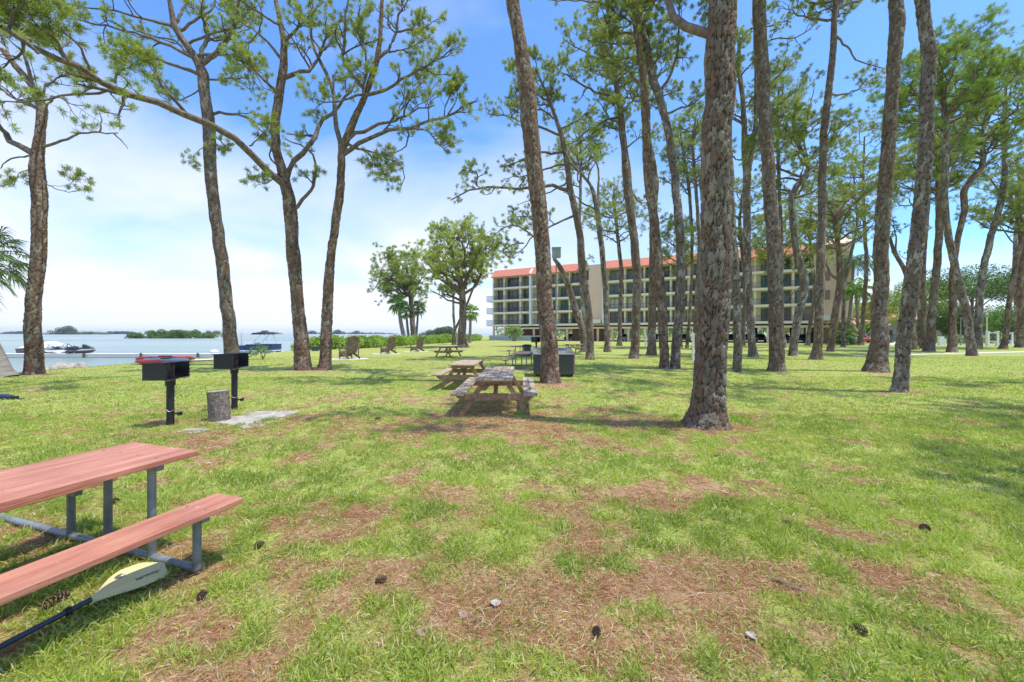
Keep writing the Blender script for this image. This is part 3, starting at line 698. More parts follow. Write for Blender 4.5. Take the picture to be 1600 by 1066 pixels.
def apartment():
    root = empty('apartment_building', (LB[0], LB[1], 0), math.atan2(RB[1]-LB[1], RB[0]-LB[0]), 'long cream apartment block with red roof, balconies and open parking below', 'building')
    U0 = U(770); UE = U(1333); FL = [3.6, 6.5, 9.4, 12.3]; TOP = 15.0
    w = MB()
    T0, T1 = U(914), U(942); E0 = U(1286)
    # body behind the balconies
    w.box(U0, T0, 1.6, 15, 3.55, 15.2); w.box(T1, E0, 1.6, 15, 3.55, 15.2)
    w.build('wall', M['stucco'], root)
    w = MB(); w.box(T0, T1, .1, 15.2, 3.3, 16.1); w.build('stair_tower', M['pink'], root, bevel=.03)
    w = MB(); w.prism([(.12, 3.3), (15.2, 3.3), (15.2, 16.2), (5, 17.3), (1.8, 17.3), (.12, 16.2)], E0, UE, 'x'); w.build('end_block', M['pink'], root, bevel=.03)
    # floor slabs
    for a, b in ((U0, T0-.25), (T1+.25, E0-.02)):
        for z in FL+[TOP]:
            s = MB(); s.box(a, b, -.12, 1.62, z-.28 if z < TOP else z-.1, z+.16 if z < TOP else z+.12); s.build('floor_slab', M['stucco'], root, bevel=.02)
        s = MB(); s.prism([(-.75, 14.80), (-.70, 15.0), (.9, 16.75), (14, 16.75), (15.2, 15.14), (15.2, 15.13), (1.6, 15.13), (.2, 15.13)], a, b, 'x'); s.build('roof', M['roof'], root)
        s = MB(); s.box(a+.02, b-.02, -.82, -.755, 14.74, 14.9); s.build('gutter', M['terracotta'], root)
    # white and pink fins
    for px, ww, m in ((830, .55, 'white_wall'), (911, .5, 'white_wall'), (943.5, .5, 'white_wall')):
        u = U(px); s = MB(); s.prism([(-.62, 3.5), (1.6, 3.5), (1.9, 16.75), (.9, 16.7), (-.62, 15.3)], u-ww/2, u+ww/2, 'x'); s.build('fin_wall', M[m], root, bevel=.02)
    # party walls and columns between the bays
    cols = [772.5-2, 787.5, 812.5, 850, 869.5, 888.5, 975.5, 1006, 1020.5, 1047.5, 1077, 1105, 1130, 1150.5, 1180, 1208, 1240, 1274]
    for px in cols:
        u = U(px); s = MB(); s.box(u-.16, u+.16, .02 if px < 846 else .45, 1.6, 3.75, 14.92); s.build('party_wall', M['stucco'], root)
    # windows: (px0, px1)
    bays = [(773, 786), (789, 811), (814, 827.5), (835, 848), (853, 868), (872, 887), (890.5, 908),
            (950, 973.5), (978, 1004), (1008, 1018.5), (1023, 1045), (1050, 1072), (1081, 1102), (1109, 1126), (1133, 1147), (1155, 1168), (1190, 1205), (1225, 1237), (1245, 1271)]
    rng = random.Random(4)
    for bi, (a, b) in enumerate(bays):
        u0, u1 = U(a), U(b)
        for fi, z in enumerate(FL):
            kind = 'glassd'
            if rng.random() < .28: kind = 'curtain'
            if fi == 1 and 853 < a < 905: kind = 'glassg'
            if fi == 1 and 945 < a < 1012: kind = 'blinds'
            if fi in (1, 2) and a > 1150: kind = 'glassg'
            fr = MB(); n = 3 if u1-u0 > 2.6 else 2; h0, h1 = z+.2, z+2.35; y = 1.42
            for k in range(n+1):
                x = u0+.05+(u1-u0-.1)*k/n; fr.box(x-.04, x+.04, y, y+.12, h0, h1)
            fr.box(u0, u1, y-.01, y+.13, h1, h1+.08); fr.box(u0, u1, y-.01, y+.13, h0-.04, h0+.04)
            f = fr.build('window', M['frame'], root)
            g = MB(); g.box(u0+.06, u1-.06, y+.07, y+.10, h0, h1); g.build('pane', M[kind], f)
    # railings, one per unit and floor
    units = [(U0+.1, U(829)), (U(832.5), U(849)), (U(850.5), U(909)), (T1+.35, U(1020)), (U(1021), U(1077)), (U(1078), U(1130)), (U(1131), U(1180)), (U(1181), U(1274))]
    for a, b in units:
        for z in FL:
            s = MB(); s.box(a, b, -.03, .03, z+1.08, z+1.14); s.box(a, b, -.02, .02, z+.22, z+.26)
            n = int((b-a)/.17)
            for k in range(n+1):
                x = a+(b-a)*k/n; s.box(x-.011, x+.011, -.011, .011, z+.2, z+1.1)
            s.build('railing', M['rail'], root)
    # side balconies at the far left end
    for z in FL[:3]:
        s = MB(); s.box(U0-1.9, U0-.02, .2, 4.5, z-.2, z+.1); s.build('side_balcony', M['white_wall'], root)
        s = MB()
        for k in range(9):
            x = U0-1.85+k*.22; s.box(x-.05, x+.05, .2, .26, z+.12, z+1.15)
        s.box(U0-1.9, U0-.05, .19, .27, z+1.15, z+1.22); s.build('side_railing', M['sideb'], root)
    # small windows of the tower and the end block
    for z in (14.0, 11.0): s = MB(); s.box(U(918)-.22, U(918)+.22, .04, .14, z-1.1, z+1.0); s.build('slit_window', M['brownband'], root)
    for z in (11.0, 7.9): s = MB(); s.box(U(1288.5), U(1297), .05, .16, z-.75, z+.8); s.build('louvre', M['louvre'], root)
    # parking level: beams, columns, back walls
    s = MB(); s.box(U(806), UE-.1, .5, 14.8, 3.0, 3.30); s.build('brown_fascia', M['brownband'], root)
    s = MB(); s.box(U(818), UE+.05, -.25, .35, 2.62, 2.98); s.build('beam', M['pink'], root, bevel=.02)
    s = MB(); s.box(U0, UE, .4, 15, 3.302, 3.32); s.build('ceiling_slab', M['pave'], root)
    for px in (771, 788.5, 811, 834, 858, 886, 922, 934, 957, 982, 1008, 1030, 1056, 1084, 1108, 1135, 1160, 1200, 1240, 1262):
        u = U(px); s = MB(); s.box(u-.2, u+.2, -.05, .35, -.1, 2.62 if px > 818 else 3.3); s.build('column', M['pink'] if px < 1000 else M['stucco'], root)
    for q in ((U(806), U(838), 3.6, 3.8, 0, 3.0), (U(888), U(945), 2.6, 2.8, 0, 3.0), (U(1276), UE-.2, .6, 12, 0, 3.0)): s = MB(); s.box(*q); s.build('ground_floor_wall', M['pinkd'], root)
    for px in (948, 972, 1000, 1026, 1052, 1080, 1120, 1150, 1190, 1226, 1256):
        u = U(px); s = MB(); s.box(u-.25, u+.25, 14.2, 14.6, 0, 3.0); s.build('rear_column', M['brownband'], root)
    s = MB(); s.box(U(766), U(846), -.5, -.38, -.1, 1.15); s.build('garden_wall', M['greyw'], root)
    return root
M['sideb'] = mat('pale_blue_balcony_panel', (.33, .45, .55), .5, .15, 2)
M['louvre'] = mat('brown_louvre', (.30, .21, .16), .7, .1, 3)
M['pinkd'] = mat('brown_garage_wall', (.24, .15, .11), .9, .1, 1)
M['greyw'] = mat('pale_grey_wall', (.50, .52, .52), .85, .08, 1)
apartment()
fl = np_mesh('parking_floor', [(LB[0]+a*(RB[0]-LB[0])/LEN+b*.475, LB[1]+a*(RB[1]-LB[1])/LEN+b*.88, .015) for a, b in ((-1, .2), (70.5, .2), (70.5, 24), (-1, 24))], np.array([[0, 1, 2, 3]]), M['pave'], smooth=False)
tag(fl, None, None, None, 'structure')
bl_ang = math.atan2(RB[1]-LB[1], RB[0]-LB[0])
def Bp(px, back, z=0):
    u = U(px); e = (RB-LB)/LEN; n = np.array([-e[1], e[0]]); q = LB+e*u+n*back; return (q[0], q[1], z)
# things on the balconies
def patio_chair(px, z, back, m, label, group):
    s = MB(); w = .55
    s.box(-w/2, w/2, -.25, .25, .36, .42); s.box(-w/2, w/2, .22, .29, .42, .95)
    for sx in (-1, 1): s.box(sx*w/2-.03, sx*w/2+.03, -.25, .25, .58, .62); s.box(sx*w/2-.03, sx*w/2+.03, -.25, -.19, 0, .58); s.box(sx*w/2-.03, sx*w/2+.03, .2, .26, 0, .58)
    o = s.build('patio_chair', M[m], bevel=.01); o.location = Bp(px, back, z); o.rotation_euler = (0, 0, bl_ang+random.Random(px).uniform(-.5, .5)); tag(o, label, 'chair', group)
for px in (962, 968, 1002.5): patio_chair(px, 9.58, .6, 'bluew', {962: 'blue balcony chair, leftmost on the third residential floor of the middle wing', 968: 'blue balcony chair second from the left behind the third floor railing', 1002.5: 'blue balcony chair nearest the right end of the third floor balcony'}[px], 'blue chairs on a balcony')
# condenser units on the tower ledge and end block
for i, (px, z, lb) in enumerate(((931, 3.7, 'left white air conditioning unit on the ledge of the pink stair tower'), (937, 3.7, 'right white air conditioning unit on the ledge of the pink stair tower'), (1290, 3.7, 'large white air conditioning unit at the pinkish end block'))):
    s = MB(); s.box(-.4, .4, -.3, .3, .05, .85); s.lathe([(.05, .85), (.3, .86), (.3, .90), (.05, .92)], 12)
    o = s.build('air_conditioner', M['white_metal'], bevel=.02); o.location = Bp(px, -.55, z); o.rotation_euler = (0, 0, bl_ang); tag(o, lb, 'air conditioner', 'air conditioning units')
s = MB(); s.box(U(926)-U(926)-.2, 2.6, -.95, .0, -.12, 0); o = s.build('ledge', M['terracotta']); o.location = Bp(925, 0, 3.69); o.rotation_euler = (0, 0, bl_ang); tag(o, 'terracotta ledge carrying two units below the pink stair tower', 'ledge')
s = MB(); s.box(-.7, .9, -.95, .0, -.12, 0); o = s.build('ledge', M['terracotta']); o.location = Bp(1290, 0.1, 3.69); o.rotation_euler = (0, 0, bl_ang); tag(o, 'small ledge carrying one unit at the pinkish end block', 'ledge')
# ---------------------------------------------------------------- cars under the building
def car_paint(n, c): return mat(n, c, .3, .03, 1, coat=.6)
M['tyre'] = mat('black_rubber', (.02, .02, .02), .85, .1, 10); M['chrome'] = mat('alloy_rim', (.45, .46, .48), .3, .1, 5, metal=.9)
M['lamp'] = mat('clear_headlamp', (.55, .56, .58), .15, .05, 5); M['carglass'] = mat('tinted_car_glass', (.02, .025, .03), .06, .1, 2)
def car(px, back, rz, m, label, group='cars parked under the apartment block', s=1.0, pos=None):
    root = empty('parked_car', Bp(px, back, .02) if pos is None else pos, rz, label, 'car', group)
    body = MB(); prof = [(-2.2, .32), (-2.25, .62), (-2.1, .86), (-1.15, .98), (1.15, 1.0), (2.05, .92), (2.22, .62), (2.2, .32)]
    body.prism(prof, -.88, .88, 'y'); bo = body.build('body', M[m], root, bevel=.09, smooth=True, seg=3)
    cab = MB(); q = [(-1.2, .95), (-.55, 1.45), (.75, 1.47), (1.75, .97)]
    n = 4; vs = [(x, y*(.84 if z < 1 else .66), z) for y in (-1, 1) for x, z in q]; cab.add(vs, [(0,1,2,3), (7,6,5,4), (0,4,5,1), (1,5,6,2), (2,6,7,3), (3,7,4,0)])
    cab.build('windows', M['carglass'], root, bevel=.05, smooth=True)
    t = MB(); t.add([(x, y*.64, z) for y in (-1, 1) for x, z in ((-.6, 1.46), (.8, 1.48), (.7, 1.51), (-.5, 1.5))], [(0,1,2,3), (7,6,5,4), (0,4,5,1), (1,5,6,2), (2,6,7,3), (3,7,4,0)]); t.build('roof_panel', M[m], root, bevel=.015)
    for x in (-1.35, 1.38):
        for y in (-1, 1):
            w = MB(); w.tube([(x, y*.72, .33), (x, y*.92, .33)], .33, 22); wo = w.build('wheel', M['tyre'], root, bevel=.03)
            w = MB(); w.tube([(x, y*.91, .33), (x, y*.935, .33)], .2, 14); w.build('rim', M['chrome'], wo)
    for y in (-1, 1): h = MB(); h.box(-2.26, -2.1, y*.62-.18, y*.62+.18, .62, .78); h.build('headlight', M['lamp'], root, bevel=.02)
    return root
M['c_silver'] = car_paint('silver_blue_car_paint', (.30, .38, .46)); M['c_black'] = car_paint('black_car_paint', (.012, .012, .014)); M['c_blue'] = car_paint('dark_blue_car_paint', (.015, .03, .08)); M['c_grey'] = car_paint('grey_car_paint', (.12, .12, .13)); M['c_red'] = car_paint('red_car_paint', (.45, .03, .02)); M['c_white'] = car_paint('white_car_paint', (.7, .7, .7))
fa = bl_ang+math.pi/2
car(823, 6.2, fa, 'c_black', 'black car farthest left, behind the low pale wall of the parking level')
car(877, 6.0, fa, 'c_blue', 'dark blue car between two columns left of the stair tower')
car(967, 4.2, fa, 'c_silver', 'silver blue car facing out of the parking level of the middle wing')
for px, m, lb in ((1018, 'c_black', 'black car just right of the silver blue one under the building'), (1066, 'c_grey', 'dark grey car left of the big foreground trunk under the building'), (1142, 'c_black', 'black car just right of the big foreground trunk under the building'),
                  (1172, 'c_grey', 'dark grey car hidden by trunks below the right wing'), (1192, 'c_black', 'black car in the bay below the right wing, left of the thick trunk'), (1232, 'c_grey', 'dark grey car in shade right of the thick trunk below the right wing'), (1262, 'c_blue', 'dark blue car in the last open bay before the end block')):
    car(px, 6.5, fa, m, lb)
# ---------------------------------------------------------------- low house with terracotta roofs at the right
def low_house(loc, w, d, label, h=3.4, rz=0.0, roofm='terracotta'):
    r = empty('low_house', loc, rz, label, 'house')
    s = MB(); s.box(0, w, 0, d, -.1, h); s.build('wall', M['housew'], r)
    n = 2
    s = MB(); a = .6; zr = h+1.6
    s.add([(-a, -a, h), (w+a, -a, h), (w+a, d+a, h), (-a, d+a, h), (d*.45, d/2, zr), (w-d*.45, d/2, zr)], [(0,3,2,1), (0,1,5,4), (1,2,5), (2,3,4,5), (3,0,4)]); s.build('roof', M[roofm], r)
    for k in range(int(w/3)):
        x = 1+k*3; s = MB(); s.box(x, x+1.5, -.08, .02, .9 if k % 2 else .05, 2.3); f = s.build('window', M['frame'], r)
        s = MB(); s.box(x+.1, x+1.4, -.10, -.082, 1.0 if k % 2 else .15, 2.2); s.build('pane', M['glassd'], f)
    s = MB(); s.box(-a, w+a, -a-.04, -a+.06, h-.16, h+.06); s.build('gutter', M['white_metal'], r)
    return r
M['housew'] = mat('pale_grey_house_wall', (.50, .46, .40), .9, .06, 1)
low_house((58.5, 72, 0), 9, 8, 'low pale house with terracotta roof right of the apartment block', 3.3)
low_house((69, 84, 0), 26, 10, 'long low pale house behind the trunks at the right', 4.6)
# ---------------------------------------------------------------- paving: path, drive, pads
def sheet(name, pts, m, z=.006, label=None, thick=0, bevel=0):
    s = MB(); s.prism([(p[0], p[1]) for p in pts], z-thick-.05, z, 'z'); o = s.build(name, m); tag(o, label, None, None, 'structure'); return o
M['path'] = mat('pale_concrete_path', (.62, .60, .54), .9, .1, 2, .3, 30)
M['pad'] = mat('weathered_concrete', (.38, .345, .30), .92, .3, 5, .7, 20, alt=(.54, .49, .42))
a0, a1, b0, b1 = G(1600, 549.2)[:2], G(1395, 554)[:2], G(1395, 555.4)[:2], G(1600, 550.6)[:2]
ex = (a0-a1)*1.5
sheet('path', [a1-(a0-a1)*.25, a0+ex, b0*0+b1+(b1-b0)*1.5, b0-(b1-b0)*.25], M['path'], .012, 'narrow pale concrete path crossing the lawn at the right')
sheet('road', [G(1405, 540)[:2], G(1455, 538.2)[:2]*1.0, G(1700, 538.2)[:2], G(1760, 534.8)[:2], G(1340, 534.8)[:2]], M['path'], .010, 'pale drive behind the trunks at the right')
def blob(px_pts):
    return [G(x, y)[:2] for x, y in px_pts]
pad1 = [(336, 661), (345, 656), (363, 652), (377, 647), (392, 644), (430, 642.5), (468, 643), (462, 647), (447, 650), (430, 657), (418, 664), (398, 669.5), (380, 671), (357, 664)]
sheet('concrete_pad', blob(pad1), M['pad'], .014, 'cracked concrete slab beside the log stump')
sheet('concrete_pad', blob([(275, 676), (290, 671), (312, 668), (328, 671), (318, 675), (298, 679)]), M['pad'], .012, 'small patch of concrete in front of the left grill')
PADS.append((*(G(372, 658)[:2]), .42, .36)); PADS.append((*(G(425, 650)[:2]), .42, .30)); PADS.append((*(G(303, 673)[:2]), .3, .1))
# ---------------------------------------------------------------- wooden picnic tables
M['wood'] = mat('weathered_brown_wood', (.33, .19, .105), .8, .28, 3, .6, 22, stretch=(4, .6, 4), alt=(.48, .31, .19))
M['woodtop'] = mat('sun_bleached_wood', (.36, .26, .175), .8, .22, 3, .5, 22, stretch=(7, .5, 4), alt=(.58, .45, .31))
M['bolt'] = mat('steel_bolt', (.25, .24, .23), .5, .1, 5, metal=.8)
def picnic(loc, rz, L=2.9, label='', group='wooden A-frame picnic tables', wd=.74):
    r = empty('picnic_table', loc, rz, label, 'picnic table', group); rg = random.Random(label)
    s = MB(); n = 5; bw = wd/n
    for k in range(n):
        x = -wd/2+k*bw; e = rg.uniform(-.006, .006); s.box(x+.003, x+bw-.003, -L/2+e, L/2+e, .712+e*.3, .752+e*.3)
    s.build('tabletop', M['woodtop'], r, bevel=.004)
    for sx in (-1, 1):
        s = MB(); c = sx*.72
        for k in range(2): s.box(c-.135+k*.137, c-.002+k*.137, -L/2, L/2, .42, .46)
        s.build('seat', M['woodtop'], r, bevel=.004)
    for sy in (-1, 1):
        y = sy*(L/2-.42)
        for sx in (-1, 1):
            s = MB(); s.beam((sx*.20, y, .71), (sx*.66, y, .0), .10*1.0, .045, up=(0, 1, 0)); s.build('leg', M['wood'], r, bevel=.004)
        s = MB(); s.prism([(-.82, .42), (.82, .42), (.80, .36), (.70, .28), (-.70, .28), (-.80, .36)], y+sy*.024+(.0 if sy < 0 else .0), y+sy*.064, 'y'); s.build('seat_support', M['wood'], r, bevel=.004)
        s = MB(); s.box(-.35, .35, min(y+sy*.024, y+sy*.064), max(y+sy*.024, y+sy*.064), .62, .711); s.build('top_support', M['wood'], r, bevel=.004)
        s = MB(); s.beam((0, y-sy*.05, .33), (0, y-sy*.62, .70), .09, .04, up=(0, 0, 1)); s.build('brace', M['wood'], r, bevel=.003)
    return r
picnic((-.33, 9.25, 0), R(-1.0), 3.0, 'nearest brown wooden picnic table, its end facing the camera')
picnic((-1.40, 12.75, 0), R(-3), 2.75, 'brown wooden picnic table just behind and left of the nearest one')
picnic((G(700, 557.5)[0], 28.2, 0), R(-28), 2.0, 'small distant brown picnic table on the open lawn before the large umbrella-shaped pine')
picnic((G(896, 552)[0], 33.5, 0), R(64), 1.7, 'distant brown wooden table between the leaning trunk and the storage box')
# ---------------------------------------------------------------- red-topped tables with metal legs
M['redpaint'] = mat('worn_red_paint', (.46, .15, .092), .55, .16, 2.2, .25, 14, stretch=(5, .6, 4), alt=(.60, .27, .175))
def chipped(m):
    nt = m.node_tree; N = nt.nodes.new; L = nt.links.new; b = nt.nodes['Principled BSDF']; src = b.inputs['Base Color'].links[0].from_socket
    tc = N('ShaderNodeTexCoord'); n = N('ShaderNodeTexNoise'); n.inputs['Scale'].default_value = 26; n.inputs['Detail'].default_value = 4; L(tc.outputs['Object'], n.inputs['Vector'])
    g = N('ShaderNodeTexNoise'); g.inputs['Scale'].default_value = 2.2; g.inputs['Detail'].default_value = 5; L(tc.outputs['Object'], g.inputs['Vector'])
    mr = N('ShaderNodeMapRange'); mr.inputs[1].default_value = .715; mr.inputs[2].default_value = .74; L(n.outputs[0], mr.inputs[0])
    x = N('ShaderNodeMix'); x.data_type = 'RGBA'; L(mr.outputs[0], x.inputs[0]); L(src, x.inputs[6]); x.inputs[7].default_value = (.62, .50, .42, 1)
    m2 = N('ShaderNodeMapRange'); m2.inputs[1].default_value = .45; m2.inputs[2].default_value = .72; m2.inputs[4].default_value = .55; L(g.outputs[0], m2.inputs[0])
    y = N('ShaderNodeMix'); y.data_type = 'RGBA'; L(m2.outputs[0], y.inputs[0]); L(x.outputs[2], y.inputs[6]); y.inputs[7].default_value = (.27, .10, .07, 1); L(y.outputs[2], b.inputs['Base Color'])
chipped(M['redpaint'])
M['galv'] = mat('galvanised_pipe', (.17, .20, .22), .5, .25, 7, .15, 30, metal=.3, alt=(.28, .31, .33))
M['pinkw'] = mat('faded_pink_boards', (.48, .27, .22), .7, .15, 4)
def pipe_table(loc, rz, L, label, top='redpaint', near=False, group='red topped picnic tables on metal pipe frames'):
    """long side along y, the end nearest the origin of y at 0"""
    r = empty('pipe_leg_picnic_table', loc, rz, label, 'picnic table', group)
    n = 3 if near else 4; wd = .77; bw = wd/n
    s = MB()
    for k in range(n): s.box(-wd/2+k*bw+.0035, -wd/2+(k+1)*bw-.0035, .006*(k % 2), L, .712, .752+.0015*(k % 2))
    s.build('tabletop', M[top], r, bevel=.005, seg=3)
    for sx in (-1, 1):
        s = MB(); s.box(sx*.715-.137, sx*.715+.137, 0, L, .412, .450); s.build('seat', M[top], r, bevel=.005, seg=3)
    if near:
        for y in (.23, L-.23):
            for x in (-.62, -.80, -.3, -.1, .1, .3, .62, .80):
                s = MB(); z = .752 if abs(x) < .5 else .450; s.lathe([(.010, z-.001), (.010, z+.002), (.006, z+.0045), (.001, z+.005)], 10, (x, y)); s.build('bolt', M['bolt'], r)
    rp = .026
    for y in (.23, L-.23):
        ext = 1.9 if (near and y < 1) else .72
        s = MB(); s.tube([(-.715, y, .035), (ext, y, .035)], rp, 14); s.build('ground_bar', M['galv'], r, smooth=False)
        for x, z in ((-.715, .41), (-.25, .71), (.25, .71), (.715, .41)):
            s = MB(); s.tube([(x, y, .036), (x, y, z)], rp, 16); s.build('leg', M['galv'], r)
        for a, b, z in ((-.34, .34, .711), (-.80, -.62, .411), (.62, .80, .411)):
            s = MB(); s.box(a, b, y-.025, y+.025, z-.045, z); s.build('top_bracket' if z > .6 else 'seat_bracket', M['galv'], r)
    return r
# near table: end centre, long side running back past the camera's left
E = np.array([-2.77, 3.165]); el = np.array([-.311, -.950]); 
pipe_table((E[0], E[1], 0), math.atan2(el[1], el[0])-math.pi/2, 1.85, 'red painted picnic table with grey pipe legs at the lower left corner', near=True)
pipe_table((G(812, 574)[0], 17.9, 0), R(-10), 2.3, 'red topped table with many thin metal legs behind the nearest wooden table', 'pinkw')
pipe_table((.45, 28.2, 0), R(-12), 2.2, 'faded red topped table farthest back, left of the trash bin', 'pinkw')
# ---------------------------------------------------------------- park grills
M['iron'] = mat('black_painted_steel', (.022, .023, .025), .5, .3, 8, .2, 30, spec=.4); M['rusty'] = mat('rusty_steel', (.10, .06, .045), .85, .4, 12, .3, 40, alt=(.24, .17, .14)); M['chain'] = mat('steel_chain', (.35, .34, .33), .4, .2, 9, metal=.8)
def grill(loc, ztop, h, label, rz=0.0, s_=1.0, group='park grills on posts'):
    r = empty('park_grill', loc, rz, label, 'grill', group)
    w, dp, t = .37*s_, .55*s_, .008; z1 = ztop; z0 = z1-h; x0, x1, y0, y1 = -w*.62, w*.38, -.30*s_, .25*s_
    s = MB(); s.box(x0, x1, y0, y0+t, z0, z1); s.box(x0, x0+t, y0+t, y1-t, z0, z1); s.box(x0, x1, y1-t, y1, z0, z1); s.box(x0+t, x1, y0+t, y1-t, z0, z0+t)
    # notched cheeks at the open side
    s.box(x1, x1+.012, y0, y0+.05, z0, z1)
    for k in range(4): zz = z0+.03+k*(h-.05)/4; s.prism([(y1, zz), (y1+.035, zz+.012), (y1, zz+.03)], x1-.05, x1, 'x')
    s.build('firebox', M['iron'], r, bevel=.002)
    s = MB(); s.box(x0+t, x1-.06, -.012, -.004, z0+t, z1-.01); s.build('divider', M['rusty'], r)
    s = MB(); 
    for k in range(12): y = y0+.02+k*(dp-.04)/11; s.tube([(x0-.02, y, z1+.008), (x1+.02, y, z1+.008)], .005, 6)
    s.box(x0-.03, x1+.03, y0-.012, y0+.004, z1, z1+.016); s.box(x0-.03, x1+.03, y1-.004, y1+.012, z1, z1+.016)
    s.box(x1*.2, x1+.03, y0, y1*.5, z1+.016, z1+.026)
    s.build('grate', M['iron'], r)
    s = MB(); s.tube([(0, 0, -.1), (0, 0, z0-.001)], .058*s_, 20); s.build('post', M['iron'], r)
    s = MB(); s.tube([(0, 0, z0-.12), (0, 0, z0-.002)], .075*s_, 20); s.build('collar', M['iron'], r)
    pts = [(x1+.005, y0+.01, z0+.02), (x1+.01, y0+.02, z0-.012), (x1*.9, y0*.3, z0-.01), (x1+.01, y1*.4, z0+.015), (x1+.012, y1-.02, z0+.02)]
    s = MB(); s.tube(pts, .005, 6); s.build('grate_rod', M['chain'], r)
    s = MB(); s.tube([(.062, .01, z0-.16), (.075, .02, z0-.3), (.07, 0, .5), (.065, .0, .32)], .004, 5)
    s.tube([(-.075+.15*k/8, -.062*math.sin(math.pi*k/8)-.01, .26+.03*k/8+.03*math.sin(6*k/8)) for k in range(9)], .006, 6); s.build('chain', M['chain'], r)
    s = MB(); s.box(.05, .17, -.02, .03, .20, .225); s.box(.14, .18, -.03, .05, .18, .24); s.build('scraper', M['iron'], r, bevel=.004)
    return r
grill((-6.13, 7.12, 0), 1.12, .285, 'nearer black park grill on a post, in front of the red kayaks', 0)
grill((-6.03, 8.62, 0), 1.20, .30, 'farther black park grill on a post, in front of the leaning shoreline trunk', 0)
grill((G(838, 553)[0], 32, 0), 1.35, .42, 'small distant black grill beside the trash bin', R(-40), 1.15)
# ---------------------------------------------------------------- log stump
def stump():
    rng = np.random.default_rng(3); b = G(343, 657)
    r = empty('log_stump', b, 0, 'upright cut log standing between the two grills', 'stump')
    pts = [np.array([.0, 0, -.02]), np.array([-.005, 0, .25]), np.array([-.03, .01, .55])]
    V, Q, ID, E, _ = trunk_geo(pts, [.172, .168, .170], .018, 60, rng, plate=.05, depth=.012, flare=.03, knots=2)
    np_mesh('bark', V, Q, M['stumpbark'], r, attrs={'plate': ID*.3+.25, 'edge': np.clip(E+.15, 0, 1)})
    s = MB(); s.lathe([(.155, .535), (.16, .553), (.12, .556), (.02, .557)], 30, (-.03, .01)); s.build('cut_face', M['cutwood'], r)
M['stumpbark'] = mat('grey_log_bark', (.19, .155, .125), .95, .35, 12, .9, 30, stretch=(3, 3, .7), alt=(.30, .25, .20))
M['cutwood'] = mat('grey_cut_wood', (.33, .28, .23), .9, .25, 14, .5, 40)
stump()
# ---------------------------------------------------------------- storage box on wheels
M['slate'] = mat('dark_grey_siding', (.085, .085, .078), .75, .12, 3, .3, 30, stretch=(1, 1, 14)); M['shingle'] = mat('grey_roof_felt', (.17, .17, .165), .9, .15, 6, .5, 50); M['weathered'] = mat('reddish_trim_wood', (.34, .20, .14), .8, .25, 6)
def storage():
    x0 = (834.7-800)/F*14.9; x1 = (896-800)/F*14.9
    r = empty('storage_box', ((x0+x1)/2, 14.9, 0), R(-1), 'dark grey wooden storage box with sloping lid behind the leaning trunk', 'storage box')
    w = (x1-x0)/2
    s = MB(); s.prism([(0, .12), (1.15, .12), (1.15, 1.02), (0, .84)], -w, w, 'x')
    s.build('body', M['slate'], r, bevel=.006)
    s = MB()
    for k in range(7): s.box(-w-.001, w+.001, -.012, 0.001, .14+k*.1, .225+k*.1)
    s.build('siding', M['slate'], r, bevel=.003)
    s = MB(); s.prism([(-.06, .838), (-.06, .868), (1.2, 1.075), (1.2, 1.04)], -w-.05, w+.05, 'x'); s.build('lid', M['shingle'], r, bevel=.004)
    for sx in (-1, 1): s = MB(); s.prism([(-.02, .12), (.05, .12), (.05, .85), (-.02, .84)], sx*w-.02 if sx < 0 else w, sx*w if sx < 0 else w+.035, 'x'); s.build('corner_trim', M['weathered' if sx > 0 else 'slate'], r)
    s = MB(); s.prism([(.0, .12), (1.15, .12), (1.15, 1.0), (0, .83)], w+.036, w+.055, 'x'); s.build('side_panel', M['weathered'], r)
    for sx in (-.85, .93):
        for y in (.12, 1.0):
            s = MB(); s.tube([(sx*w-.03, y, .07), (sx*w+.03, y, .07)], .07, 16); s.build('wheel', M['tyre'], r, bevel=.006)
storage()
# ---------------------------------------------------------------- trash bin
def trash():
    r = empty('trash_bin', G(1*823.5, 557.5), 0, 'dark grey round trash bin behind the red topped tables', 'trash bin')
    s = MB(); s.lathe([(.24, 0), (.25, .02), (.29, .72), (.28, .74)], 28); s.build('body', M['bin'], r, smooth=False)
    s = MB(); s.lathe([(.315, .74), (.33, .76), (.33, .82), (.30, .85), (.12, .88)], 28); s.build('lid', M['iron'], r)
M['bin'] = mat('dark_plastic', (.055, .065, .075), .6, .1, 4)
trash()
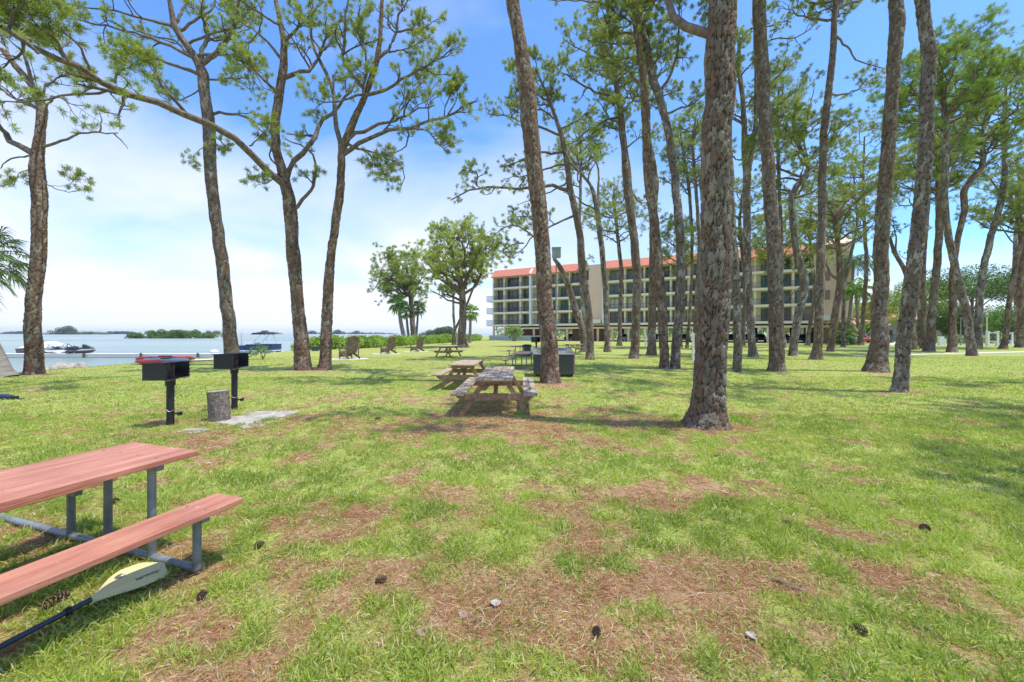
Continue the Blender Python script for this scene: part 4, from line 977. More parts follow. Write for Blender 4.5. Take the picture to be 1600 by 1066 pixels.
# ---------------------------------------------------------------- adirondack chairs on small pads
M['chairwood'] = mat('weathered_chair_wood', (.19, .125, .08), .85, .3, 6, .3, 30, alt=(.32, .235, .165))
def adirondack(loc, rz, s_, label):
    r = empty('adirondack_chair', loc, rz, label, 'chair', 'adirondack chairs on concrete pads'); S = lambda v: v*s_
    # the chair faces -x
    for k in range(8):
        y = -.33+k*.082; hgt = .98+.14*math.cos((k-3.5)/3.2)
        s = MB(); s.beam((S(.16), S(y+.034), S(.30)), (S(.16+.36*(hgt-.2)), S(y+.034), S(hgt+.05)), S(.074), S(.022), up=(1, 0, 0)); s.build('back_slat', M['chairwood'], r)
    for k in range(5):
        x = -.42+k*.115; s = MB(); s.box(S(x), S(x+.10), S(-.29), S(.29), S(.40-k*.024), S(.42-k*.024)); s.build('seat_slat', M['chairwood'], r)
    for sy in (-1, 1):
        s = MB(); s.box(S(-.52), S(.30), S(sy*.38-.065), S(sy*.38+.065), S(.60), S(.625)); s.build('armrest', M['chairwood'], r)
        s = MB(); s.box(S(-.44), S(-.34), S(sy*.33-.015), S(sy*.33+.015), 0, S(.60)); s.build('leg', M['chairwood'], r)
        s = MB(); s.beam((S(-.44), S(sy*.305), S(.36)), (S(.50), S(sy*.305), S(.05)), S(.025), S(.12)); s.build('side_rail', M['chairwood'], r)
        s = MB(); s.beam((S(.28), S(sy*.34), S(.10)), (S(.28), S(sy*.34), S(.60)), S(.03), S(.07), up=(1, 0, 0)); s.build('arm_support', M['chairwood'], r)
    s = MB(); s.box(S(-.36), S(-.34), S(-.31), S(.31), S(.10), S(.36)); s.build('front_board', M['chairwood'], r)
    return r
for (px, py, d, s_, rz, lb, pw) in ((546, 561, 25.4, 1.08, -40, 'largest brown adirondack chair, on the pad right of the twin trunks', 2.2), (607, 553.5, 31.5, 1.0, -36, 'middle brown adirondack chair on a pad, before the leaning palms', 1.9), (652, 550, 35.2, .95, -32, 'brown adirondack chair farthest right on its pad, near the palms', 1.8)):
    g = ((px-800)/F*d, d, .0)
    adirondack((g[0], g[1], .03), R(rz), 1.15*s_, lb)
    n = 26; sheet('concrete_pad', [(g[0]-.15+pw*.62*math.cos(2*math.pi*k/n)*(1+.03*math.sin(5*k)), g[1]+.75*pw*.62*math.sin(2*math.pi*k/n)) for k in range(n)], M['path'], .025, 'pale round pad under the ' + lb.split(',')[0])
s = MB(); s.box(-.28, .28, -.2, .2, 0, .36); s.box(-.30, .30, -.22, .22, .36, .42); o = s.build('cooler_box', M['bin'], bevel=.03); o.location = tuple(G(493, 548.5)); tag(o, 'small dark box with pale lid on the grass before the hedge', 'box')
# ---------------------------------------------------------------- posts, utility box, gates
M['galvpole'] = mat('weathered_steel_pole', (.30, .33, .33), .6, .1, 3, metal=.2); M['uboxm'] = mat('grey_green_cabinet', (.30, .35, .33), .6, .1, 2); M['whitep'] = mat('white_post_paint', (.78, .77, .74), .6, .08, 5)
def pole_box():
    d = 36; x = (869-800)/F*d; r = empty('utility_pole', (x, d, 0), 0, 'slim grey pole with a grey box on top, right beside the leaning trunk', 'pole')
    zt = H-(388-HY)/F*d; zb = H-(403-HY)/F*d
    s = MB(); s.tube([(0, 0, -.1), (0, 0, zb)], .055, 12); s.build('pole', M['galvpole'], r)
    s = MB(); s.box(-.36, .40, -.25, .25, zb, zt); s.build('cabinet', M['uboxm'], r, bevel=.02)
    s = MB(); s.box(-.39, .43, -.28, .28, zt, zt+.05); s.build('cabinet_lid', M['galvpole'], r)
pole_box()
for px, py, d, hh, lb in ((1083, 562, 24, 1.65, 'plain white post left of the big foreground trunk'), (1009, 541, 50, 1.5, 'white post with rounded top in front of the parking level'), (912, 548, 38, 1.55, 'pale rounded post behind the distant wooden table')):
    s = MB(); s.lathe([(.10, -.05), (.10, hh*.7), (.07, hh*.72), (.12, hh*.76), (.12, hh*.9), (.05, hh), (.01, hh+.02)] if px != 1083 else [(.07, -.05), (.07, hh), (.02, hh+.02)], 14)
    o = s.build('post', M['whitep']); o.location = ((px-800)/F*d, d, 0); tag(o, lb, 'post', 'white posts on the lawn')
def gate(px, d, w, h, label):
    r = empty('white_gate', ((px-800)/F*d, d, 0), R(0), label, 'gate', 'white gates by the drive')
    for sx in (-1, 1):
        s = MB(); s.box(sx*w/2-.13, sx*w/2+.13, -.13, .13, -.1, h); s.box(sx*w/2-.16, sx*w/2+.16, -.16, .16, h, h+.08); s.build('gate_post', M['whitep'], r, bevel=.01)
    s = MB(); n = 10
    top = [(-w/2+.13+(w-.26)*k/n, h*.88+.16*math.sin(math.pi*k/n)) for k in range(n+1)]
    s.prism(top+[(q[0], q[1]-.09) for q in top[::-1]], -.03, .03, 'y'); s.box(-w/2+.13, w/2-.13, -.03, .03, h*.30, h*.36); s.box(-w/2+.13, w/2-.13, -.03, .03, h*.60, h*.64)
    s.build('gate_frame', M['whitep'], r)
    s = MB()
    for k in range(8):
        x = -w/2+.2+(w-.4)*k/7; s.box(x-.025, x+.025, -.05, -.031, h*.36, h*.86)
    s.beam((-w/2+.2, -.06, h*.4), (w/2-.2, -.06, h*.84), .03, .06); s.beam((-w/2+.2, -.08, h*.84), (w/2-.2, -.08, h*.4), .03, .06)
    s.build('ironwork', M['iron'], r)
gate(1550.5, 52, 1.25, 1.85, 'white arched gate with dark ironwork between the right trunks')
gate(1576, 60, .9, 1.75, 'narrow white gate partly behind the trunk near the right edge')
s = MB(); s.box(-.35, .35, -.15, .15, 0, 1.2); s.box(.4, .7, -.1, .1, .0, .9); o = s.build('mail_pedestal', M['whitep'], bevel=.02); o.location = ((1470-800)/F*56, 56, 0); tag(o, 'small white pedestal beside the drive between dark trunks', 'pedestal')
def lamp(px, d, zt, label, m='whitep'):
    r = empty('street_lamp', ((px-800)/F*d, d, 0), 0, label, 'street lamp')
    s = MB(); s.tube([(0, 0, -.1), (0, 0, .4), (0, 0, zt-.5)], [.09, .06, .045], 10); s.build('pole', M[m], r)
    s = MB(); s.lathe([(.05, zt-.5), (.17, zt-.42), (.2, zt-.15), (.06, zt), (.02, zt+.08)], 10); s.build('lantern', M['iron' if m != 'whitep' else 'uboxm'], r)
lamp(1501, 55, 4.4, 'dark street lamp with pointed lantern between the right trunks', 'galvpole')
lamp(1542, 52, 4.3, 'thin white street lamp above the arched gate', 'whitep')
car(0, 0, R(80), 'c_red', 'red car parked before the low terracotta roofed house', 'cars parked by the low house', pos=(((1340-800)/F*70), 70, 0))
car(0, 0, R(10), 'c_white', 'white car parked before the low house, left of the red car', 'cars parked by the low house', pos=(((1329-800)/F*69), 69.5, 0))
car(0, 0, R(200), 'c_black', 'black car parked between two thick trunks at the right', 'cars parked by the low house', pos=(((1392-800)/F*72), 72, 0))
# ---------------------------------------------------------------- white leaning frame, shoes and paddles at the left edge
s = MB(); s.beam((-10.46+.0, 8.05, .02), (-10.78, 8.05, 1.15), .12, .05, up=(0, 1, 0)); s.beam((-10.9, 8.05, .02), (-10.95, 8.05, 1.15), .10, .05, up=(0, 1, 0)); o = s.build('leaning_board', M['whitep'], bevel=.006); tag(o, 'white painted leaning board frame at the left edge', 'frame')
M['navy'] = mat('navy_fabric', (.02, .045, .10), .8, .2, 9); 
s = MB(); s.tube([(-.45, 0, .06), (-.2, .02, .07), (.0, 0, .06), (.12, .01, .05)], [.05, .065, .07, .05], 10); o = s.build('rolled_towel', M['navy'], smooth=True); g_ = G(12, 624); o.location = tuple(g_); tag(o, 'dark blue rolled towel on the grass at the left edge', 'towel')
s = MB(); s.box(-.13, .13, -.045, .045, 0, .03); s.box(-.13, .02, -.045, .045, .03, .08); o = s.build('sandal', M['iron'], bevel=.012); o.location = tuple(G(26, 624)); o.rotation_euler = (0, 0, .2); tag(o, 'black sandal at the right end of the blue towel', 'sandal')
# ---------------------------------------------------------------- kayak paddle with writing
M['blade'] = mat('pale_yellow_plastic', (.70, .62, .30), .42, .05, 6, .05, 30); M['shaft'] = mat('blue_grey_shaft', (.045, .065, .085), .45, .15, 9); M['print'] = mat('grey_print', (.10, .10, .10), .6, .05, 9); M['printl'] = mat('light_print', (.42, .46, .50), .6, .05, 9)
def paddle():
    neck = G(141, 942, .045); tip = G(254, 884, .05); dv = tip-neck; Lb = float(np.hypot(dv[0], dv[1])); ang = math.atan2(dv[1], dv[0])
    r = empty('kayak_paddle', (neck[0], neck[1], .045), ang, 'pale yellow kayak paddle blade with dark shaft, lying under the red bench', 'paddle')
    r.rotation_euler = (R(12), 0, ang)
    n = 22; T = [i/n for i in range(n+1)]
    def hw(t, side):
        w = .016+.112*(math.sin(min(t/.62, 1)*math.pi/2)**1.25); 
        if t > .80: w *= math.sqrt(max(1-((t-.80)/.203)**2, 0))*.999+.001
        return w*(1.0 if side > 0 else .93)
    vs = []; fs = []
    for t in T:
        x = t*Lb; zr = .012*math.sin(math.pi*min(t*1.2, 1))
        row = [(-1, 1.0), (-1, .5), (0, 0), (1, .5), (1, 1.0)]
        for sd, k in row:
            y = sd*k*hw(t, sd); z = zr+.006-.022*k*k+.010*math.sin(t*3)
            vs.append((x, y, z+.022))
    m = len(vs)
    vs += [(x, y, z-.006) for x, y, z in vs]
    for i in range(n):
        for k in range(4):
            a = i*5+k; fs.append((a, a+1, a+6, a+5)); fs.append((m+a, m+a+5, m+a+6, m+a+1))
        fs.append((i*5, i*5+5, m+i*5+5, m+i*5)); fs.append((i*5+4, m+i*5+4, m+i*5+9, i*5+9))
    fs.append((0, m, m+1, 1)); fs.append((1, m+1, m+2, 2)); fs.append((2, m+2, m+3, 3)); fs.append((3, m+3, m+4, 4))
    q = n*5; fs += [(q+k, q+k+1, m+q+k+1, m+q+k) for k in range(4)]
    s = MB(); s.add(vs, fs); s.build('blade', M['blade'], r)
    s = MB(); s.tube([(-.50, .0, .004), (.0, 0, .020)], .0155, 16); s.tube([(-1.5, -.02, .0), (-.505, 0, .003)], .0165, 16); s.build('shaft', M['shaft'], r)
    s = MB(); s.tube([(-.52, 0, .003), (-.49, 0, .004)], .022, 16); s.tube([(-.11, 0, .016), (-.09, 0, .017)], .024, 16); s.build('drip_ring', M['iron'], r)
    # the printed word, along the lower half of the blade
    cu = bpy.data.curves.new('lettering', 'FONT'); cu.body = 'harmony'; cu.size = .050; cu.extrude = .0008; cu.shear = .2
    to = bpy.data.objects.new('tmp_text', cu); COL.objects.link(to); bpy.context.view_layer.update()
    me = bpy.data.meshes.new_from_object(to.evaluated_get(bpy.context.evaluated_depsgraph_get())); bpy.data.objects.remove(to)
    n_ = len(me.vertices); co = np.zeros(n_*3, dtype=np.float32); me.vertices.foreach_get('co', co); co = co.reshape(-1, 3)
    x = co[:, 0]-co[:, 0].min(); x = x/x.max(); yy = co[:, 1]
    X = Lb*(.50+.34*x); Y = -.066+yy*.75
    Z = np.zeros(n_)
    for i in range(n_):
        t = float(X[i]/Lb); h_ = hw(t, -1); k = min(abs(Y[i])/h_, 1); zr = .012*math.sin(math.pi*min(t*1.2, 1))
        ka, kb = (0, .5) if k < .5 else (.5, 1.0)
        za = -.022*ka*ka; zb = -.022*kb*kb; Z[i] = zr+.006+za+(zb-za)*(k-ka)/(kb-ka)+.010*math.sin(t*3)+.022+.0016+co[i, 2]
    me.vertices.foreach_set('co', np.stack([X, Y, Z], 1).astype(np.float32).ravel()); me.materials.clear(); me.materials.append(M['print']); me.update()
    lt = bpy.data.objects.new('lettering', me); COL.objects.link(lt); lt.parent = r
    # round emblem: a dark swirl with a light quarter
    def disc(a0, a1, r0, r1, cx, cy, m_, nm, dz):
        s = MB(); k = 18; P_ = []
        for i in range(k+1): a = a0+(a1-a0)*i/k; P_.append((cx+r1*math.cos(a)*1.15, cy+r1*math.sin(a)*.8))
        for i in range(k+1): a = a1-(a1-a0)*i/k; P_.append((cx+r0*math.cos(a)*1.15, cy+r0*math.sin(a)*.8))
        zt = lambda x_, y_: (.012*math.sin(math.pi*min(x_/Lb*1.2, 1))+.006-.022*(abs(y_)/hw(x_/Lb, 1))*.5+.010*math.sin(x_/Lb*3)+.022+dz)
        nn = len(P_); vs = [(p[0], p[1], zt(*p)) for p in P_]+[(p[0], p[1], zt(*p)+.0008) for p in P_]
        h2 = nn//2; fs = []
        for i in range(h2-1): fs.append((nn+i, nn+i+1, nn+nn-2-i, nn+nn-1-i))
        for i in range(nn): j = (i+1) % nn; fs.append((i, j, nn+j, nn+i))
        s.add(vs, fs); return s.build(nm, m_, r)
    disc(.9, 4.6, .006, .026, Lb*.44, .048, M['print'], 'emblem', .0022); disc(4.6, 7.0, .012, .024, Lb*.44, .048, M['printl'], 'emblem_highlight', .0022)
paddle()
# ---------------------------------------------------------------- pine cones, sticks, dry leaves
M['cone'] = mat('pine_cone_brown', (.10, .055, .035), .7, .35, 30); M['stick'] = mat('dry_stick', (.20, .13, .09), .9, .3, 10, .5, 40, alt=(.36, .28, .22)); M['dryleaf'] = mat('dry_leaf', (.34, .24, .18), .85, .3, 60); M['paleleaf'] = mat('pale_dry_leaf', (.42, .38, .35), .85, .25, 60)
def cone(px, py, ln, rz, label):
    b = G(px, py); s = MB(); k = 70; rg = random.Random(px)
    for i in range(k):
        t = (i+.5)/k; a = i*2.39996; rr = ln*.42*math.sin(math.pi*min(t*.92+.08, 1))**.7*.8+.004; x = (t-.5)*ln
        c, q = math.cos(a), math.sin(a); w = ln*.10
        base = np.array([x, c*rr*.35, q*rr*.35]); tp = np.array([x+ln*.05, c*rr, q*rr]); side = np.array([0, -q, c])*w; ax = np.array([ln*.035, 0, 0])
        s.add([base-side*.4, base+side*.4, tp+side, tp+ax*.9, tp-side, tp-ax], [(0, 1, 2, 3), (0, 3, 4), (0, 4, 5), (1, 5, 2), (2, 5, 4, 3), (0, 5, 1)])
    s.tube([(-ln*.5, 0, 0), (ln*.45, 0, 0)], [ln*.12, ln*.06], 6)
    o = s.build('pine_cone', M['cone']); o.location = (b[0], b[1], ln*.34+.004); o.rotation_euler = (rg.random(), -.15, rz); tag(o, label, 'pine cone', 'pine cones on the ground')
cone(84, 952, .125, 1.25, 'large dark open pine cone beside the paddle shaft'); cone(177, 789, .085, .3, 'brown pine cone seen under the red tabletop'); cone(404, 857, .07, .9, 'small pine cone right of the red bench end'); cone(316, 938, .07, 2.0, 'reddish pine cone on needles right of the paddle blade')
cone(595, 912, .07, .2, 'small dark pine cone in grass left of the centre foreground'); cone(1445, 832, .09, .4, 'dark pine cone in green grass at the right'); cone(1230, 823, .07, 2.2, 'small dark pine cone right of the bare needle patch'); cone(932, 994, .06, 1.2, 'small pine cone in the bare patch at the lower centre'); cone(1344, 990, .065, 2.6, 'dark pine cone in grass at the lower right'); cone(590, 657, .10, .2, 'small dark pine cone on the lawn left of the nearest wooden table')
def stick(px, py, ln, rz, r0, label, fork=False, seed=0):
    b = G(px, py); rg = random.Random(px); s = MB(); pts = []; y = 0
    for i in range(7): y += rg.uniform(-.06, .06)*ln; pts.append(((i/6-.5)*ln, y, r0*.8+rg.uniform(0, .006)))
    s.tube(pts, [r0*(1-.5*i/6) for i in range(7)], 6)
    if fork: s.tube([pts[3], (pts[3][0]+.2*ln, pts[3][1]+.14*ln, .012), (pts[3][0]+.33*ln, pts[3][1]+.3*ln, .012)], [r0*.6, r0*.45, r0*.3], 5)
    o = s.build('stick', M['stick']); o.location = tuple(b); o.rotation_euler = (0, 0, rz); tag(o, label, 'stick', 'sticks on the lawn')
stick(550, 871, .13, -.35, .008, 'short pale stick lying in the left centre foreground'); stick(1232, 916, .2, -.75, .012, 'thick dark stick on the bare needles at the lower right'); stick(1162, 757, .20, -.05, .009, 'thin dark stick on the shaded needles below the big trunk'); stick(1305, 761, .42, -.15, .011, 'long dark forked stick in the grass at the right', True); stick(1125, 712, .22, .5, .02, 'stubby grey bark piece below the big trunk', True); stick(740, 973, .16, -.2, .006, 'thin forked twig near the lower centre', True); stick(365, 655, .3, .2, .008, 'dark twig lying on the concrete slab', True)
def dleaf(px, py, sz, rz, m, label):
    b = G(px, py); s = MB(); n = 10; vs = []; 
    for i in range(n+1):
        t = i/n; w = sz*.32*math.sin(math.pi*t)**.8; x = (t-.5)*sz; z = .012+.25*sz*(t-.5)**2*2
        for sd in (-1, 0, 1): vs.append((x, sd*w, z+(.006 if sd else 0)))
    m0 = len(vs); vs += [(x, y, z-.0015) for x, y, z in vs]; fs = []
    for i in range(n):
        for k in range(2): a = i*3+k; fs.append((a, a+1, a+4, a+3)); fs.append((m0+a, m0+a+3, m0+a+4, m0+a+1))
        fs.append((i*3, i*3+3, m0+i*3+3, m0+i*3)); fs.append((i*3+2, m0+i*3+2, m0+i*3+5, i*3+5))
    s.add(vs, fs); o = s.build('dry_leaf', M[m]); o.location = tuple(b); o.rotation_euler = (.15, .1, rz); tag(o, label, 'leaf', 'dry leaves on the lawn')
dleaf(774, 946, .075, .2, 'paleleaf', 'grey dry leaf right of the lower centre'); dleaf(724, 964, .07, -.6, 'dryleaf', 'pinkish dry leaf left of the grey one at the lower centre'); dleaf(660, 992, .08, .3, 'dryleaf', 'tan dry leaf nearest the bottom edge, left of centre'); dleaf(1447, 984, .07, .1, 'paleleaf', 'nearly white dry leaf at the lower right'); dleaf(1172, 997, .07, .5, 'paleleaf', 'whitish dry leaf at the lower right of centre'); dleaf(1314, 846, .06, .9, 'paleleaf', 'small whitish dry leaf on needles in the right foreground')
# ---------------------------------------------------------------- dock, boats, kayaks
def W(px, py): return G(px, py, WATER)
M['dockm'] = mat('pale_dock_decking', (.66, .62, .56), .85, .08, 1.5, stretch=(8, 1, 1)); M['pile'] = mat('dark_piling', (.12, .10, .09), .9, .2, 3)
def dock():
    y = 43.5; x0 = -62.0; x1 = (342-800)/F*y; z = WATER
    r = empty('dock', (x0, y, z), 0, 'long low pale floating dock reaching out from the shore', 'dock')
    s = MB(); s.box(0, x1-x0, -.2, 1.4, .02, .42); s.build('deck', M['dockm'], r, bevel=.02)
    k = 3.0
    while k < x1-x0: s = MB(); s.tube([(k, -.32, -1), (k, -.32, .5)], .11, 10); s.build('piling', M['pile'], r); k += 6.2
dock()
M['hullw'] = mat('white_gelcoat', (.80, .80, .80), .25, .03, 2, coat=.5); M['hullk'] = mat('black_gelcoat', (.02, .022, .025), .25, .1, 2, coat=.5); M['vinylw'] = mat('white_boat_cover', (.78, .78, .80), .8, .06, 3, .4, 5); M['navyv'] = mat('navy_vinyl', (.018, .045, .13), .5, .15, 2); M['alu'] = mat('brushed_aluminium', (.62, .63, .65), .35, .08, 4, metal=.7)
def hull(s, L, B, z0, z1, nose=.35):
    """closed boat hull along x, bow at +x"""
    n = 12; vs = []; m = 6
    for i in range(n+1):
        t = i/n; x = (t-.5)*L; w = B/2*(1 if t < 1-nose else math.sqrt(max(1-((t-(1-nose))/nose)**2, 0.0))+.01); sh = z1+(.18*(z1-z0))*t*t
        k = z0+(sh-z0)*max(0, (t-.7)/.3)**2*.7
        vs += [(x, -w, sh), (x, -w*.82, k+(sh-k)*.35), (x, 0, k), (x, w*.82, k+(sh-k)*.35), (x, w, sh), (x, 0, sh+.02)]
    fs = [(i*m+k, i*m+(k+1) % m, (i+1)*m+(k+1) % m, (i+1)*m+k) for i in range(n) for k in range(m)]+[tuple(range(m)), tuple(range(n*m, n*m+m))]
    s.add(vs, fs); return s
def speedboat():
    p = P(14, 553, 42.0); r = empty('covered_motorboat', (p[0], 45.8, WATER), R(2), 'black and white motorboat under a pale cover at the left end of the dock', 'boat')
    s = MB(); hull(s, 5.6, 2.0, -.2, .95); s.build('hull', M['hullk'], r, bevel=.03)
    s = MB(); hull(s, 5.65, 2.06, .80, .95); s.build('rub_rail', M['hullw'], r)
    s = MB(); s.add([(-2.7, -.95, .97), (1.6, -.95, .99), (2.5, 0, 1.02), (1.6, .95, .99), (-2.7, .95, .97), (-2.3, -.4, 1.35), (.2, -.35, 1.75), (.9, 0, 1.5), (.2, .35, 1.75), (-2.3, .4, 1.35)],
          [(0, 1, 6, 5), (1, 2, 7, 6), (2, 3, 8, 7), (3, 4, 9, 8), (4, 0, 5, 9), (5, 6, 8, 9), (6, 7, 8), (0, 4, 3, 2, 1)]); s.build('cover', M['vinylw'], r, bevel=.08, smooth=True)
speedboat()
def jetski(px, d, rz, label, m='hullw', cov=False, s_=1.0, rear=None, tilt=0):
    x = (px-800)/F*d; r = empty('jet_ski', (x, d, WATER+.38), rz, label, 'jet ski', 'jet skis on the dock'); r.rotation_euler = (0, -tilt, rz)
    s = MB(); hull(s, 2.6*s_, .95*s_, .05, .42*s_, .5); s.build('hull', M[m], r, bevel=.03)
    s = MB(); hull(s, 2.45*s_, .80*s_, .38*s_, .50*s_, .5); s.build('deck', M['hullk' if m == 'hullw' else 'hullw'], r, bevel=.02)
    s = MB(); s.prism([(-1.1, .5), (-.1, .5), (0, .62), (-.3, .84), (-1.0, .80)], -.18*s_, .18*s_, 'y') ; s.build('seat', M['hullk'], r, bevel=.05, smooth=True)
    s = MB(); s.prism([(0, .5), (1.0, .5), (.75, .72), (.25, 1.0), (.0, .98)], -.24*s_, .24*s_, 'y'); s.build('cowl', M['vinylw' if cov else m], r, bevel=.06, smooth=True)
    s = MB(); s.tube([(.12, -.38, 1.02), (.2, 0, 1.0), (.12, .38, 1.02)], .025, 8); s.tube([(.2, 0, .9), (.2, 0, 1.0)], .04, 8); s.build('handlebar', M['iron'], r)
    return r
jetski(82, 44.5, R(160), 'white and black jet ski directly right of the left shoreline trunk')
jetski(101, 44.8, R(200), 'white covered jet ski, second from the left on the dock', cov=True, s_=1.05, tilt=.2)
jetski(130, 44.0, R(25), 'small black jet ski farthest right on the dock', 'hullk', s_=.8, tilt=.05)
s = MB(); s.box(-.5, .5, -.3, .3, .0, .35); s.tube([(-.35, -.2, -.05), (-.35, -.2, 1.1)], .03, 6); s.tube([(.35, -.2, -.05), (.35, -.2, .9)], .03, 6); s.beam((-.35, -.2, 1.1), (.6, -.2, .5), .05, .05); o = s.build('boat_winch', M['pile'], bevel=.01); o.location = ((112-800)/F*43.6, 43.7, WATER+.42); tag(o, 'dark winch stand between the jet skis on the dock', 'winch')
def pontoon():
    d = 50.0; x = (404-800)/F*d; r = empty('pontoon_boat', (x, d, WATER), R(4), 'navy and white pontoon boat with folded bimini top near the shore', 'boat')
    for y in (-.95, .95): s = MB(); s.tube([(-2.5, y, .12), (2.1, y, .12), (2.6, y, .3)], [.30, .30, .05], 14); s.build('pontoon', M['alu'], r)
    s = MB(); s.box(-2.5, 2.4, -1.2, 1.2, .42, .56); s.build('deck', M['hullw'], r, bevel=.02)
    for nm, a in (('side_panel', (-.9, 2.2, -1.2, -1.14)), ('side_panel', (-.9, 2.2, 1.14, 1.2)), ('bow_panel', (2.14, 2.2, -1.13, 1.13)), ('stern_seat', (-2.3, -1.1, -1.1, 1.1))):
        s = MB(); s.box(*a, .56, 1.30 if nm != 'stern_seat' else 1.15); s.build(nm, M['navyv'], r, bevel=.03)
    s = MB()
    for y in (-1.0, 1.0): s.tube([(-.3, y, 1.3), (.9, y, 2.6)], .03, 8); s.tube([(1.7, y, 1.3), (1.2, y, 2.6)], .03, 8)
    s.build('bimini_frame', M['alu'], r)
    s = MB(); s.add([(-.4, -1.15, 2.5), (1.6, -1.15, 2.5), (1.6, 1.15, 2.5), (-.4, 1.15, 2.5), (-.2, -1.0, 2.72), (1.3, -1.0, 2.78), (1.3, 1.0, 2.78), (-.2, 1.0, 2.72)], [(0,3,2,1), (4,5,6,7), (0,1,5,4), (1,2,6,5), (2,3,7,6), (3,0,4,7)]); s.build('bimini_top', M['iron'], r, bevel=.06, smooth=True)
    s = MB(); s.box(-2.75, -2.45, -.2, .2, .2, 1.35); s.build('outboard_motor', M['hullk'], r, bevel=.08, smooth=True)
    s = MB(); s.box(-.75, -.3, .3, .9, .56, 1.5); s.build('console', M['hullw'], r, bevel=.05)
pontoon()
s = MB(); s.tube([(0, 0, -1.5), (0, 0, 2.7)], .12, 12); o = s.build('mooring_pole', M['whitep']); o.location = ((378-800)/F*50.5, 50.5, WATER); tag(o, 'white mooring pole at the left end of the pontoon boat', 'pole')
s = MB(); s.lathe([(.05, -.1), (.35, .0), (.5, .25), (.4, .5), (.1, .62)], 16); o = s.build('mooring_buoy', M['hullw'], smooth=True); o.location = tuple(W(335, 554)); tag(o, 'white round mooring buoy left of the farther grill', 'buoy')
M['kred'] = mat('red_kayak_plastic', (.60, .055, .05), .4, .1, 2); M['kblue'] = mat('pale_blue_kayak_plastic', (.35, .45, .50), .4, .1, 2); M['kwhite'] = mat('white_board_plastic', (.75, .73, .70), .4, .05, 2)
def kayak(x, y, z, rz, L, B, m, label, h=.30, cockpit=True, rim=True):
    r = empty('kayak' if cockpit else 'paddleboard', (x, y, z), rz, label, 'kayak' if cockpit else 'paddleboard', 'kayaks and boards on the bank')
    n = 16; vs = []; m_ = 8
    for i in range(n+1):
        t = i/n; w = B/2*max(math.sin(math.pi*min(max(t, .01), .99))**.6, .04); hh = h*(.35+.65*math.sin(math.pi*t)**.4); zz = .10*(2*t-1)**2
        for k in range(m_):
            a = 2*math.pi*k/m_; vs.append(((t-.5)*L, w*math.cos(a), zz+hh/2+hh/2*math.sin(a)))
    fs = [(i*m_+k, i*m_+(k+1) % m_, (i+1)*m_+(k+1) % m_, (i+1)*m_+k) for i in range(n) for k in range(m_)]+[tuple(range(m_)), tuple(range(n*m_, n*m_+m_))]
    s = MB(); s.add(vs, fs); s.build('hull', M[m], r, smooth=True)
    if cockpit and rim: s = MB(); q = [(.45*math.cos(2*math.pi*k/16)*L*.25, B*.3*math.sin(2*math.pi*k/16)) for k in range(16)]; s.tube([(p[0], p[1], h+.0) for p in q+q[:1]], .025, 6, cap=False); s.prism(q, h*.9, h*.98, 'z'); s.build('cockpit_rim', M['iron'], r)
kx = lambda px, d: (px-800)/F*d
kayak(kx(268, 23), 22.6, .05, R(6), 3.1, .46, 'kred', 'longest red kayak on the bank, its right end pointing to the farther grill')
kayak(kx(236, 21), 20.9, .02, R(0), 1.5, .42, 'kred', 'red kayak in front, its left end showing beside the nearer grill', .24, rim=False)
kayak(kx(262, 21.8), 21.7, .03, R(4), 2.4, .5, 'kblue', 'pale blue kayak between the two red ones behind the nearer grill', .26)
kayak(kx(318, 24), 23.6, .0, R(2), 2.6, .6, 'kwhite', 'white paddleboard on the bank between the two grills', .12, False)
# rocks at the water's edge
M['rock'] = mat('shore_rock', (.40, .35, .28), .95, .3, 5, .8, 14, alt=(.55, .50, .42))
def rock(x, y, z, sx, sy, sz, seed, label):
    rng = np.random.default_rng(seed); n, m_ = 12, 9; vs = []; 
    for j in range(m_+1):
        ph = math.pi*j/m_
        for i in range(n):
            a = 2*math.pi*i/n; q = np.array([math.sin(ph)*math.cos(a), math.sin(ph)*math.sin(a), math.cos(ph)]); k = 1+.28*(float(fbm(np.array([q[0]*1.5+seed]), np.array([q[1]*1.5+q[2]*1.1]), seed)[0])-.5)*2
            vs.append((q[0]*sx*k, q[1]*sy*k, q[2]*sz*k))
    fs = [(j*n+i, j*n+(i+1) % n, (j+1)*n+(i+1) % n, (j+1)*n+i) for j in range(m_) for i in range(n)]
    s = MB(); s.add(vs, fs); o = s.build('rock', M['rock']); o.location = (x, y, z); tag(o, label, 'rock', 'rocks along the shore')
for i, (px, py, w, lb) in enumerate(((76, 576.5, .25, 'leftmost small grey rock at the water edge'), (90, 576, .22, 'small dark rock at the water edge, second from the left'), (103, 574.5, .5, 'low tan rock in the middle of the shore rocks'), (113, 573, .42, 'mossy rock right of the low tan one'), (122, 573, .55, 'largest pale flat rock at the water edge'), (134, 573.5, .3, 'small pale rock at the right end of the shore rocks'))):
    g_ = G(px, py); rock(g_[0]-.9, g_[1]+.6, .0-.10, w, w*.8, .16+.12*(i % 3)*.6, i+1, lb)
